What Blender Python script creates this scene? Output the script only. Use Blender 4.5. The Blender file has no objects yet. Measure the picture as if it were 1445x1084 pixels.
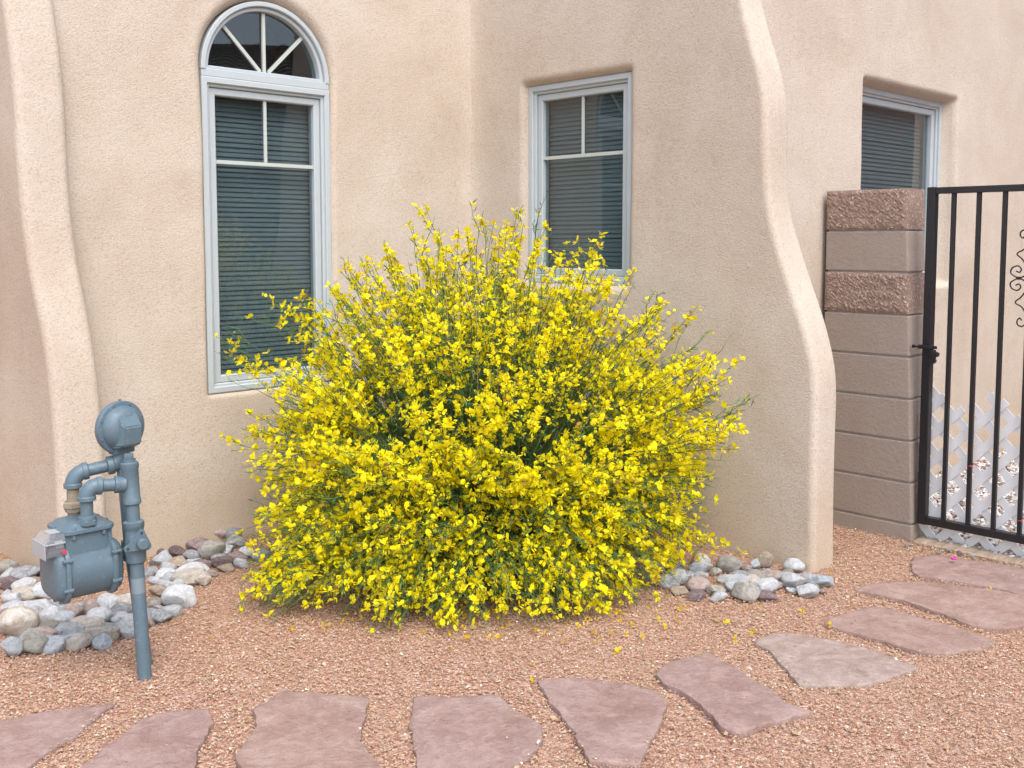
import bpy, bmesh, math, random
import numpy as np
from mathutils import Vector, Matrix, noise

random.seed(7)
RNG = np.random.default_rng(11)
sc = bpy.context.scene
COL = sc.collection
R = math.radians

# ------------------------------------------------------------------ camera
cam_d = bpy.data.cameras.new('camera')
cam_d.sensor_width = 36.0
cam_d.lens = 36.12
cam_d.shift_y = -0.0609
cam_d.clip_start = 0.05
cam_d.clip_end = 500
cam = bpy.data.objects.new('camera', cam_d)
COL.objects.link(cam)
cam.location = (0, 0, 1.43)
cam.rotation_euler = (R(90 - 4.5), 0, 0)
sc.camera = cam

# ------------------------------------------------------------------ sky + sun (bright overcast)
SUN_EL, SUN_AZ = R(56), R(158)      # azimuth clockwise from +Y : behind the camera, to the right
w = bpy.data.worlds.new('World'); sc.world = w; w.use_nodes = True
nt = w.node_tree; nt.nodes.clear()
sky = nt.nodes.new('ShaderNodeTexSky'); sky.sky_type = 'NISHITA'; sky.sun_disc = False
sky.sun_elevation = SUN_EL; sky.sun_rotation = SUN_AZ
sky.air_density = 1.0; sky.dust_density = 2.5; sky.ozone_density = 1.0
hs = nt.nodes.new('ShaderNodeHueSaturation'); hs.inputs['Saturation'].default_value = 0.85
bg = nt.nodes.new('ShaderNodeBackground'); bg.inputs['Strength'].default_value = 0.15
wo = nt.nodes.new('ShaderNodeOutputWorld')
nt.links.new(sky.outputs[0], hs.inputs['Color']); nt.links.new(hs.outputs[0], bg.inputs[0]); nt.links.new(bg.outputs[0], wo.inputs[0])
sun_d = bpy.data.lights.new('sun', 'SUN'); sun_d.energy = 0.95; sun_d.angle = R(50); sun_d.color = (1.0, 0.97, 0.93)
sun = bpy.data.objects.new('sun', sun_d); COL.objects.link(sun)
sdir = Vector((math.sin(SUN_AZ) * math.cos(SUN_EL), math.cos(SUN_AZ) * math.cos(SUN_EL), math.sin(SUN_EL)))
sun.rotation_euler = sdir.to_track_quat('Z', 'Y').to_euler()
sun.location = sdir * 20
vs = sc.view_settings
vs.view_transform = 'Standard'; vs.look = 'None'; vs.exposure = 1.33; vs.gamma = 1.0; vs.use_curve_mapping = False
sc.cycles.use_denoising = True
sc.cycles.max_bounces = 6
sc.cycles.diffuse_bounces = 3
sc.cycles.glossy_bounces = 3
sc.cycles.transparent_max_bounces = 10

# ------------------------------------------------------------------ helpers
def props(o, label=None, cat=None, group=None, kind=None):
    if label: o['label'] = label
    if cat: o['category'] = cat
    if group: o['group'] = group
    if kind: o['kind'] = kind
    return o

def link(o, parent=None):
    COL.objects.link(o)
    if parent is not None: o.parent = parent
    return o

def empty(name, loc=(0, 0, 0), rz=0.0, parent=None):
    o = bpy.data.objects.new(name, None); o.empty_display_size = 0.1
    o.location = loc; o.rotation_euler = (0, 0, rz)
    return link(o, parent)

def mk_mesh(name, verts, faces, mat=None, smooth=False):
    me = bpy.data.meshes.new(name)
    me.from_pydata([tuple(v) for v in verts], [], [tuple(f) for f in faces])
    if smooth:
        me.polygons.foreach_set('use_smooth', [True] * len(me.polygons))
    if mat: me.materials.append(mat)
    me.update()
    return me

def mobj(name, verts, faces, mat, parent=None, smooth=False, loc=None, rot=None):
    o = bpy.data.objects.new(name, mk_mesh(name, verts, faces, mat, smooth))
    if loc is not None: o.location = loc
    if rot is not None: o.rotation_euler = rot
    return link(o, parent)

def dobj(name, me, parent=None, loc=None, rot=None, scale=None):
    o = bpy.data.objects.new(name, me)
    if loc is not None: o.location = loc
    if rot is not None: o.rotation_euler = rot
    if scale is not None: o.scale = scale
    return link(o, parent)

def fast_mesh(name, V, F, mat, smooth=False, col=None):
    """V (n,3), F (m,k) with k constant; col (n,3) colour of the piece itself"""
    V = np.ascontiguousarray(V, dtype=np.float32); F = np.ascontiguousarray(F, dtype=np.int32)
    k = F.shape[1]
    me = bpy.data.meshes.new(name)
    me.vertices.add(len(V)); me.vertices.foreach_set('co', V.ravel())
    me.loops.add(F.size); me.loops.foreach_set('vertex_index', F.ravel())
    me.polygons.add(len(F))
    me.polygons.foreach_set('loop_start', np.arange(0, F.size, k, dtype=np.int32))
    me.polygons.foreach_set('loop_total', np.full(len(F), k, dtype=np.int32))
    me.polygons.foreach_set('use_smooth', np.full(len(F), smooth))
    if col is not None:
        a = me.color_attributes.new('piece', 'FLOAT_COLOR', 'POINT')
        c = np.ones((len(V), 4), dtype=np.float32); c[:, :3] = col
        a.data.foreach_set('color', c.ravel())
    me.materials.append(mat)
    me.update(calc_edges=True); me.validate()
    return me

class MB:
    """collects simple shapes into one mesh"""
    def __init__(s): s.v = []; s.f = []
    def add(s, v, f):
        n = len(s.v); s.v += [tuple(p) for p in v]; s.f += [tuple(i + n for i in q) for q in f]; return s
    def box(s, lo, hi):
        x0, y0, z0 = lo; x1, y1, z1 = hi
        return s.add([(x0, y0, z0), (x1, y0, z0), (x1, y1, z0), (x0, y1, z0), (x0, y0, z1), (x1, y0, z1), (x1, y1, z1), (x0, y1, z1)],
                     [(0, 3, 2, 1), (4, 5, 6, 7), (0, 1, 5, 4), (1, 2, 6, 5), (2, 3, 7, 6), (3, 0, 4, 7)])
    def bbox(s, lo, hi, b):
        bm = bmesh.new()
        c = [(lo[i] + hi[i]) / 2 for i in range(3)]; d = [hi[i] - lo[i] for i in range(3)]
        bmesh.ops.create_cube(bm, size=1, matrix=Matrix.Translation(c) @ Matrix.Diagonal((d[0], d[1], d[2], 1)))
        bmesh.ops.bevel(bm, geom=bm.edges[:], offset=b, segments=2, affect='EDGES', profile=0.6)
        bm.verts.index_update()
        s.add([v.co.copy() for v in bm.verts], [[v.index for v in f.verts] for f in bm.faces]); bm.free()
        return s
    def tube(s, pts, r, n=14, cap=True):
        pts = [Vector(p) for p in pts]; m = len(pts)
        rs = r if isinstance(r, (list, tuple)) else [r] * m
        tan = [(pts[min(i + 1, m - 1)] - pts[max(i - 1, 0)]).normalized() for i in range(m)]
        for i in range(m):
            if tan[i].length < 1e-6: tan[i] = (pts[-1] - pts[0]).normalized()
        a = tan[0].orthogonal().normalized(); V = []
        for i in range(m):
            a = (a - tan[i] * a.dot(tan[i])).normalized(); b = tan[i].cross(a)
            for k in range(n):
                t = 2 * math.pi * k / n
                V.append(pts[i] + (a * math.cos(t) + b * math.sin(t)) * rs[i])
        F = [(i * n + k, i * n + (k + 1) % n, (i + 1) * n + (k + 1) % n, (i + 1) * n + k) for i in range(m - 1) for k in range(n)]
        if cap:
            F.append(tuple(range(n - 1, -1, -1))); F.append(tuple((m - 1) * n + k for k in range(n)))
        return s.add(V, F)
    def lathe(s, origin, axis, prof, n=28):
        """prof: list of (along, radius)"""
        o = Vector(origin); ax = Vector(axis).normalized()
        return s.tube_prof(o, ax, prof, n)
    def tube_prof(s, o, ax, prof, n):
        o = Vector(o); ax = Vector(ax).normalized(); a = ax.orthogonal().normalized(); b = ax.cross(a); V = []
        for (t, r) in prof:
            for k in range(n):
                q = 2 * math.pi * k / n
                V.append(o + ax * t + (a * math.cos(q) + b * math.sin(q)) * max(r, 1e-4))
        m = len(prof)
        F = [(i * n + k, i * n + (k + 1) % n, (i + 1) * n + (k + 1) % n, (i + 1) * n + k) for i in range(m - 1) for k in range(n)]
        F.append(tuple(range(n - 1, -1, -1))); F.append(tuple((m - 1) * n + k for k in range(n)))
        return s.add(V, F)
    def hexnut(s, o, ax, t, r):
        return s.tube_prof(Vector(o), Vector(ax).normalized(), [(0, r * .9), (t * .15, r), (t * .85, r), (t, r * .9)], 6)
    def loft(s, rings):
        n = len(rings[0]); V = [p for r in rings for p in r]; m = len(rings)
        F = [(i * n + k, i * n + (k + 1) % n, (i + 1) * n + (k + 1) % n, (i + 1) * n + k) for i in range(m - 1) for k in range(n)]
        F.append(tuple(range(n - 1, -1, -1))); F.append(tuple((m - 1) * n + k for k in range(n)))
        return s.add(V, F)
    def build(s, name, mat, parent=None, smooth=False, loc=None, rot=None, auto=None):
        o = mobj(name, s.v, s.f, mat, parent, smooth, loc, rot)
        bm = bmesh.new(); bm.from_mesh(o.data); bmesh.ops.recalc_face_normals(bm, faces=bm.faces)
        if auto:
            for e in bm.edges:
                if len(e.link_faces) == 2 and e.calc_face_angle(0) > auto: e.smooth = False
            for f in bm.faces: f.smooth = True
        bm.to_mesh(o.data); bm.free()
        return o
    def mesh(s, name, mat, auto=None):
        me = mk_mesh(name, s.v, s.f, mat)
        bm = bmesh.new(); bm.from_mesh(me); bmesh.ops.recalc_face_normals(bm, faces=bm.faces)
        if auto:
            for e in bm.edges:
                if len(e.link_faces) == 2 and e.calc_face_angle(0) > auto: e.smooth = False
            for f in bm.faces: f.smooth = True
        bm.to_mesh(me); bm.free()
        return me

def rrect(hx, hy, r, z, n=5, cx=0, cy=0):
    out = []
    for (sx, sy, a0) in ((1, 1, 0), (-1, 1, 90), (-1, -1, 180), (1, -1, 270)):
        for k in range(n + 1):
            t = R(a0 + 90 * k / n)
            out.append((cx + sx * (hx - r) + r * math.cos(t), cy + sy * (hy - r) + r * math.sin(t), z))
    return out

def smooth01(x):
    x = np.clip(x, 0, 1); return x * x * (3 - 2 * x)

# ------------------------------------------------------------------ materials
class NT:
    def __init__(s, name):
        s.m = bpy.data.materials.new(name); s.m.use_nodes = True
        s.t = s.m.node_tree; s.t.nodes.clear()
        s.out = s.n('ShaderNodeOutputMaterial')
    def n(s, typ, **kw):
        nd = s.t.nodes.new(typ)
        for k, v in kw.items(): setattr(nd, k, v)
        return nd
    def l(s, a, b): s.t.links.new(a, b)
    def coord(s, which='Object', scale=None):
        c = s.n('ShaderNodeTexCoord')
        if scale is None: return c.outputs[which]
        mp = s.n('ShaderNodeMapping'); mp.inputs['Scale'].default_value = scale
        s.l(c.outputs[which], mp.inputs['Vector']); return mp.outputs[0]
    def noise(s, vec, scale, detail=4, rough=.55, dist=0.0):
        nd = s.n('ShaderNodeTexNoise'); nd.inputs['Scale'].default_value = scale
        nd.inputs['Detail'].default_value = detail; nd.inputs['Roughness'].default_value = rough; nd.inputs['Distortion'].default_value = dist
        s.l(vec, nd.inputs['Vector']); return nd.outputs['Fac']
    def voro(s, vec, scale, feature='F1', out='Distance'):
        nd = s.n('ShaderNodeTexVoronoi'); nd.feature = feature; nd.inputs['Scale'].default_value = scale
        s.l(vec, nd.inputs['Vector']); return nd.outputs[out]
    def ramp(s, fac, stops):
        nd = s.n('ShaderNodeValToRGB'); el = nd.color_ramp.elements
        while len(el) < len(stops): el.new(0.5)
        for e, (p, c) in zip(el, stops):
            e.position = p; e.color = (*c, 1) if len(c) == 3 else c
        s.l(fac, nd.inputs[0]); return nd.outputs[0]
    def mix(s, fac, a, b, blend='MIX'):
        nd = s.n('ShaderNodeMix'); nd.data_type = 'RGBA'; nd.blend_type = blend
        for val, sock in ((fac, nd.inputs[0]), (a, nd.inputs[6]), (b, nd.inputs[7])):
            if hasattr(val, 'is_linked'): s.l(val, sock)
            elif isinstance(val, (tuple, list)): sock.default_value = (*val, 1)
            else: sock.default_value = val
        return nd.outputs[2]
    def math(s, op, a, b=None):
        nd = s.n('ShaderNodeMath', operation=op)
        for val, sock in ((a, nd.inputs[0]), (b, nd.inputs[1])):
            if val is None: continue
            if hasattr(val, 'is_linked'): s.l(val, sock)
            else: sock.default_value = val
        return nd.outputs[0]
    def bump(s, hgt, strength, dist, prev=None):
        nd = s.n('ShaderNodeBump'); nd.inputs['Strength'].default_value = strength; nd.inputs['Distance'].default_value = dist
        s.l(hgt, nd.inputs['Height'])
        if prev is not None: s.l(prev, nd.inputs['Normal'])
        return nd.outputs[0]
    def bsdf(s, color, rough=.8, normal=None, metal=0.0, spec=0.5):
        b = s.n('ShaderNodeBsdfPrincipled')
        for val, key in ((color, 'Base Color'), (rough, 'Roughness')):
            if hasattr(val, 'is_linked'): s.l(val, b.inputs[key])
            elif isinstance(val, (tuple, list)): b.inputs[key].default_value = (*val, 1)
            else: b.inputs[key].default_value = val
        b.inputs['Metallic'].default_value = metal; b.inputs['Specular IOR Level'].default_value = spec
        if normal is not None: s.l(normal, b.inputs['Normal'])
        return b
    def done(s, shader):
        s.l(shader.outputs[0] if hasattr(shader, 'outputs') else shader, s.out.inputs['Surface']); return s.m

def m_stucco():
    t = NT('stucco'); v = t.coord()
    big = t.noise(v, 1.3, 5, .6, .6)
    mid = t.noise(v, 6.0, 5, .65, .3)
    streak = t.noise(t.coord('Object', (9, 9, 1.2)), 1.0, 4, .6)
    c = t.ramp(big, [(.26, (.455, .372, .293)), (.50, (.512, .436, .354)), (.74, (.556, .492, .418))])
    c = t.mix(t.math('MULTIPLY', t.ramp(mid, [(.45, (0, 0, 0)), (.75, (1, 1, 1))]), .24), c, (.43, .325, .235))
    c = t.mix(t.math('MULTIPLY', t.ramp(streak, [(.50, (0, 0, 0)), (.78, (1, 1, 1))]), .22), c, (.60, .525, .45))
    fine = t.noise(v, 105, 4, .7)
    c = t.mix(t.math('MULTIPLY', t.ramp(fine, [(.50, (0, 0, 0)), (.66, (1, 1, 1))]), .50), c, (.31, .23, .175))  # dark speckle paints the shade of the grain's pits into the colour
    # soil splashed up from the gravel, with a ragged upper edge
    sz = t.n('ShaderNodeSeparateXYZ'); t.l(v, sz.inputs[0])
    hgt = t.math('ADD', sz.outputs[2], t.math('MULTIPLY', t.math('SUBTRACT', t.noise(v, 3.2, 5, .65), .5), .9))
    sp = t.ramp(hgt, [(.06, (1, 1, 1)), (.46, (0, 0, 0))])
    c = t.mix(t.math('MULTIPLY', sp, .24), c, (.46, .315, .185))
    grit = t.noise(v, 120, 4, .65, .4)
    lump = t.noise(v, 28, 3, .5)
    pits = t.voro(v, 160)
    n = t.bump(lump, .25, .007)
    n = t.bump(grit, .60, .0045, n)
    n = t.bump(pits, .4, .0022, n)
    return t.done(t.bsdf(c, .93, n, spec=.2))

def m_paint(name, col, rough=.45, var=.06, bump=.1, spec=.5):
    t = NT(name); v = t.coord()
    f = t.noise(v, 18, 4, .6)
    c = t.mix(f, tuple(max(0, x * (1 - var * 1.6)) for x in col), tuple(min(1, x * (1 + var)) for x in col))
    n = t.bump(t.noise(v, 160, 2, .5), bump, .001)
    return t.done(t.bsdf(c, rough, n, spec=spec))

def m_meter():
    t = NT('grey_blue_enamel'); v = t.coord()
    f = t.noise(v, 14, 5, .65)
    c = t.mix(f, (.074, .118, .145), (.106, .160, .192))
    dust = t.noise(v, 70, 4, .7)
    c = t.mix(t.math('MULTIPLY', t.ramp(dust, [(.56, (0, 0, 0)), (.75, (1, 1, 1))]), .35), c, (.33, .33, .31))
    r = t.math('ADD', t.math('MULTIPLY', f, .25), .34)
    n = t.bump(t.noise(v, 220, 3, .6), .25, .0012)
    return t.done(t.bsdf(c, r, n, spec=.5))

def m_glass():
    t = NT('window_glass')
    fr = t.n('ShaderNodeFresnel'); fr.inputs['IOR'].default_value = 1.52
    geo = t.n('ShaderNodeNewGeometry')          # reflect off the outer face only; the inner face just passes light
    f = t.math('MULTIPLY', t.math('MINIMUM', t.math('MULTIPLY', fr.outputs[0], 1.9), 1.0), t.math('SUBTRACT', 1.0, geo.outputs['Backfacing']))
    tr = t.n('ShaderNodeBsdfTransparent'); tr.inputs[0].default_value = (.74, .82, .84, 1)
    gl = t.n('ShaderNodeBsdfGlossy'); gl.inputs['Roughness'].default_value = .004
    wob = t.bump(t.noise(t.coord(), 2.2, 2, .4), .03, .01); t.l(wob, gl.inputs['Normal'])
    mx = t.n('ShaderNodeMixShader'); t.l(f, mx.inputs[0]); t.l(tr.outputs[0], mx.inputs[1]); t.l(gl.outputs[0], mx.inputs[2])
    return t.done(mx)

def m_piece(name, rough=.85, trans=0.0, spec=.3, bump=None):
    """colour read from each piece's own colour attribute"""
    t = NT(name)
    a = t.n('ShaderNodeVertexColor'); a.layer_name = 'piece'
    n = None
    if bump: n = t.bump(t.noise(t.coord(), bump, 3, .6), .5, .002)
    b = t.bsdf(a.outputs[0], rough, n, spec=spec)
    if trans:
        tl = t.n('ShaderNodeBsdfTranslucent'); t.l(a.outputs[0], tl.inputs[0])
        mx = t.n('ShaderNodeMixShader'); mx.inputs[0].default_value = trans
        t.l(b.outputs[0], mx.inputs[1]); t.l(tl.outputs[0], mx.inputs[2]); return t.done(mx)
    return t.done(b)

def m_ground():
    t = NT('gravel_ground'); v = t.coord()
    cell = t.n('ShaderNodeTexVoronoi'); cell.inputs['Scale'].default_value = 140; t.l(v, cell.inputs['Vector'])
    sep = t.n('ShaderNodeSeparateColor'); t.l(cell.outputs['Color'], sep.inputs[0])
    c = t.ramp(sep.outputs[0], [(.0, (.22, .105, .072)), (.3, (.34, .175, .12)), (.6, (.42, .24, .17)), (.85, (.50, .34, .26)), (1.0, (.62, .52, .45))])
    big = t.noise(v, 1.7, 4, .6)
    c = t.mix(t.math('MULTIPLY', t.ramp(big, [(.4, (0, 0, 0)), (.7, (1, 1, 1))]), .5), c, (.42, .27, .19))
    n = t.bump(t.math('SUBTRACT', 1.0, cell.outputs['Distance']), .8, .006)
    return t.done(t.bsdf(c, .95, n, spec=.15))

def m_flag(name, c0, c1, c2):
    t = NT(name); v = t.coord()
    oi = t.n('ShaderNodeObjectInfo')
    mp = t.n('ShaderNodeVectorMath', operation='ADD'); t.l(v, mp.inputs[0]); t.l(oi.outputs['Location'], mp.inputs[1]); v = mp.outputs[0]
    f = t.noise(v, 5, 6, .65, 1.0); g = t.noise(v, 22, 5, .65, .5)
    c = t.ramp(f, [(.30, c0), (.52, c1), (.74, c2)])
    c = t.mix(t.math('MULTIPLY', t.ramp(g, [(.46, (0, 0, 0)), (.70, (1, 1, 1))]), .36), c, tuple(x * 1.38 for x in c2))
    c = t.mix(t.math('MULTIPLY', t.ramp(t.noise(v, 48, 6, .75), [(.50, (0, 0, 0)), (.64, (1, 1, 1))]), .30), c, tuple(x * .75 for x in c0))
    wv = t.n('ShaderNodeVectorMath', operation='ADD'); t.l(v, wv.inputs[0]); nn = t.n('ShaderNodeTexNoise'); nn.inputs['Scale'].default_value = 7; t.l(v, nn.inputs['Vector'])
    sc3 = t.n('ShaderNodeVectorMath', operation='SCALE'); t.l(nn.outputs['Color'], sc3.inputs[0]); sc3.inputs['Scale'].default_value = .16; t.l(sc3.outputs[0], wv.inputs[1])
    crack = t.voro(wv.outputs[0], 2.6, 'DISTANCE_TO_EDGE')
    c = t.mix(t.math('MULTIPLY', t.ramp(crack, [(.0, (1, 1, 1)), (.008, (0, 0, 0))]), .16), c, (.10, .06, .05))
    sp = t.noise(v, 150, 2, .5)
    c = t.mix(t.math('MULTIPLY', t.ramp(sp, [(.62, (0, 0, 0)), (.72, (1, 1, 1))]), .35), c, (.16, .09, .08))
    # thin cleft lines of the sandstone layers
    lay = t.noise(v, 2.6, 3, .5, 1.5)
    st = t.n('ShaderNodeMath', operation='SNAP'); t.l(lay, st.inputs[0]); st.inputs[1].default_value = .09
    n = t.bump(st.outputs[0], .5, .03)
    n = t.bump(g, .8, .010, n); n = t.bump(t.noise(v, 90, 4, .7), .8, .004, n)
    return t.done(t.bsdf(c, .88, n, spec=.2))

def m_rock(name, base, dark, light):
    t = NT(name); v = t.coord()
    oi = t.n('ShaderNodeObjectInfo')
    ad = t.n('ShaderNodeVectorMath', operation='ADD'); t.l(v, ad.inputs[0]); t.l(oi.outputs['Location'], ad.inputs[1]); v = ad.outputs[0]
    f = t.noise(v, 1.5, 7, .72, 1.4); g = t.noise(v, 4.5, 6, .72)
    c = t.ramp(f, [(.27, dark), (.44, base), (.60, light)])
    c = t.mix(t.math('MULTIPLY', t.ramp(g, [(.52, (0, 0, 0)), (.7, (1, 1, 1))]), .4), c, light)
    sp = t.noise(v, 13, 4, .6)
    c = t.mix(t.math('MULTIPLY', t.ramp(sp, [(.54, (0, 0, 0)), (.66, (1, 1, 1))]), .45), c, dark)
    val = t.n('ShaderNodeHueSaturation'); t.l(c, val.inputs['Color'])
    t.l(t.math('ADD', t.math('MULTIPLY', oi.outputs['Random'], .32), 1.12), val.inputs['Value'])
    n = t.bump(f, .5, .030); n = t.bump(g, .7, .014, n); n = t.bump(t.noise(v, 18, 4, .65), .6, .006, n)
    return t.done(t.bsdf(val.outputs[0], .82, n, spec=.3))

def m_block(name, c0, c1, speck=None, bump=.5):
    t = NT(name); v = t.coord()
    f = t.noise(v, 8, 5, .65); g = t.noise(v, 130, 3, .6)
    c = t.mix(f, c0, c1)
    c = t.mix(t.math('MULTIPLY', t.ramp(g, [(.5, (0, 0, 0)), (.72, (1, 1, 1))]), .35), c, tuple(x * .5 for x in c0))
    if speck:
        s = t.noise(v, 110, 3, .55, .8)
        c = t.mix(t.ramp(s, [(.57, (0, 0, 0)), (.63, (1, 1, 1))]), c, speck)
    n = t.bump(g, bump, .003); n = t.bump(t.noise(v, 50, 4, .6), bump, .005, n)
    return t.done(t.bsdf(c, .92, n, spec=.2))

def m_wood():
    t = NT('weathered_timber'); v = t.coord('Object', (1.2, 22, 22))
    f = t.noise(v, 3, 6, .65, .6)
    c = t.ramp(f, [(.3, (.20, .145, .10)), (.5, (.33, .255, .185)), (.72, (.45, .37, .29))])
    return t.done(t.bsdf(c, .9, t.bump(f, .6, .006), spec=.2))

STUCCO = m_stucco()
FRAME = m_paint('window_frame_vinyl', (.410, .450, .460), .42, .03, .05)
MUNTIN = m_paint('grille_bar_cream', (.44, .47, .43), .5, .03, .05)
GASKET = m_paint('dark_gasket', (.03, .035, .04), .6)
GLASS = m_glass()
SLAT = m_paint('blind_slat', (.205, .215, .215), .5, .03, .02)
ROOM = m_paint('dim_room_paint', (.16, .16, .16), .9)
METER = m_meter()
RUST = m_block('weathered_brass', (.20, .165, .11), (.34, .30, .23), None, .4)
TAPE = m_paint('pale_tape', (.17, .215, .24), .6)
IRON = m_paint('black_iron_paint', (.012, .012, .014), .38, .3, .3)
LATT = m_paint('white_lattice_vinyl', (.80, .79, .77), .5, .05, .1)
REDT = m_paint('red_tie', (.55, .03, .03), .5)
BLK_S = m_block('split_face_block', (.200, .132, .102), (.290, .204, .162), (.46, .38, .32), .7)
BLK = m_block('smooth_block', (.272, .220, .180), (.328, .273, .230), None, .6)
MORTAR = m_block('mortar', (.38, .35, .33), (.46, .43, .41), None, .4)
WOOD = m_wood()
GRAVEL = m_piece('crushed_granite', .92, spec=.2)
PEBBLE = m_piece('pale_pebble', .8, spec=.3)
PETAL = m_piece('yellow_petal', .55, .45, .25)
STEM = m_piece('broom_stem', .65, 0, .3)
LEAFM = m_piece('broom_leaf', .6, .2, .3)
GROUND = m_ground()
FLAG_M = [m_flag('mauve_sandstone', (.230, .146, .123), (.292, .198, .171), (.355, .264, .236)),
          m_flag('pink_sandstone', (.236, .148, .119), (.298, .201, .166), (.36, .268, .231)),
          m_flag('buff_pink_sandstone', (.235, .160, .130), (.320, .242, .205), (.40, .335, .295))]
ROCK_M = {'w': m_rock('white_rock', (.60, .61, .615), (.36, .37, .385), (.76, .77, .77)),
          'lg': m_rock('light_grey_rock', (.49, .50, .51), (.28, .29, .305), (.65, .66, .66)),
          'g': m_rock('grey_rock', (.34, .355, .37), (.19, .20, .215), (.50, .51, .52)),
          'b': m_rock('bluish_rock', (.48, .52, .55), (.28, .31, .34), (.66, .69, .71)),
          'c': m_rock('cream_rock', (.56, .49, .40), (.36, .28, .21), (.70, .66, .60)),
          't': m_rock('tan_rock', (.46, .36, .26), (.28, .20, .14), (.58, .49, .39)),
          'gt': m_rock('tan_grey_rock', (.38, .35, .305), (.20, .18, .155), (.53, .50, .45)),
          'p': m_rock('pinkish_rock', (.47, .355, .31), (.30, .20, .17), (.60, .50, .46)),
          'm': m_rock('mauve_rock', (.27, .195, .195), (.15, .10, .10), (.40, .32, .32)),
          'd': m_rock('dark_mauve_rock', (.17, .120, .118), (.09, .06, .06), (.27, .205, .20)),
          'o': m_rock('olive_grey_rock', (.31, .30, .255), (.18, .17, .14), (.43, .42, .37))}

# ------------------------------------------------------------------ ground
def build_ground():
    n = 60; V = []; F = []
    xs = [-60, -30, -12, -6] + [-4 + 8 * i / 40 for i in range(41)] + [6, 12, 30, 60]
    ys = [-60, -30, -12, -4, 0] + [1.5 + 7 * i / 40 for i in range(41)] + [12, 30, 60]
    for y in ys:
        for x in xs:
            V.append((x, y, -0.002 + 0.008 * (noise.noise((x * 1.3, y * 1.3, 3)) if abs(x) < 5 and 1 < y < 9 else 0)))
    m = len(xs)
    for j in range(len(ys) - 1):
        for i in range(m - 1): F.append((j * m + i, j * m + i + 1, (j + 1) * m + i + 1, (j + 1) * m + i))
    o = mobj('ground', V, F, GROUND, None, True)
    props(o, 'reddish crushed granite ground of the front yard', 'ground', kind='structure')
build_ground()

# ------------------------------------------------------------------ house
CORNER = (-0.2334, 5.9178); ROT = R(44)
UX, UY = math.cos(ROT), math.sin(ROT)
def h2w(a, b): return (CORNER[0] + a * UX + b * UY, CORNER[1] + a * UY - b * UX)
def w2h(x, y):
    dx, dy = x - CORNER[0], y - CORNER[1]; return (dx * UX + dy * UY, dx * UY - dy * UX)
TOP = 3.7
house = empty('house', (CORNER[0], CORNER[1], 0), ROT)
props(house, 'tan stucco adobe style house with flared buttresses and blue grey windows', 'house')

def und(a, z, s):
    return 0.010 * noise.noise((a * 1.1, z * 1.1, s)) + 0.004 * noise.noise((a * 4, z * 4, s + 9))

def grid_wall(name, us, zs, pos, hole=None):
    """pos(u,z)->local point ; hole(u,z)->True where the face is left out"""
    V = [pos(u, z) for z in zs for u in us]; n = len(us); F = []
    for j in range(len(zs) - 1):
        for i in range(n - 1):
            if hole and hole((us[i] + us[i + 1]) / 2, (zs[j] + zs[j + 1]) / 2): continue
            F.append((j * n + i, j * n + i + 1, (j + 1) * n + i + 1, (j + 1) * n + i))
    me = mk_mesh(name, V, F, STUCCO, True)
    bm = bmesh.new(); bm.from_mesh(me)
    loose = [v for v in bm.verts if not v.link_faces]
    bmesh.ops.delete(bm, geom=loose, context='VERTS'); bmesh.ops.recalc_face_normals(bm, faces=bm.faces); bm.to_mesh(me); bm.free()
    return dobj(name, me, house)

def frange(a, b, st):
    n = max(1, int(round((b - a) / st))); return [a + (b - a) * i / n for i in range(n + 1)]

def sd_rect(u, z, u0, u1, z0, z1):
    dx = max(u0 - u, u - u1); dz = max(z0 - z, z - z1)
    if dx > 0 and dz > 0: return math.hypot(dx, dz)
    return max(dx, dz)

# --- wall with the tall arched window (plane b = 0)
AW = (-1.643, -0.945, 0.711, 2.221)     # a0, a1, z0, spring line
AC, AR = (-1.294), 0.349
def sdA(a, z):
    if z < AW[3]: return sd_rect(a, z, AW[0], AW[1], AW[2], 9)
    return math.hypot(a - AC, z - AW[3]) - AR
def reveal(sd, z, zt, deep, r=.035):
    """how far the plaster turns in towards the frame at signed distance sd from the opening"""
    if sd > r: return 0.0
    t = (r - sd) / r
    if t >= 1: return deep
    return deep * (1 - math.sqrt(max(0, 1 - t * t)))
def posA(a, z):
    top = max(0.0, min(1.0, (z - 1.9) / .5))
    d = reveal(sdA(a, z), z, AW[3], .03 + .055 * top, .022 + .035 * top)
    fil = 0.05 * math.exp(min(0, a) / .05) if a > -.3 else 0
    return (a, -(und(a, z, 1) - d + fil), z)
usA = frange(-2.40, -1.72, .03) + frange(-1.70, -.88, .0117)[0:] + frange(-.85, 0.03, .025)
zsA = frange(-.1, .62, .03) + frange(.64, .76, .012) + frange(.78, 2.16, .03) + frange(2.18, 2.66, .0117) + frange(2.69, TOP, .04)
grid_wall('wall', usA, zsA, posA, lambda a, z: sdA(a, z) < -.014)

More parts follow.
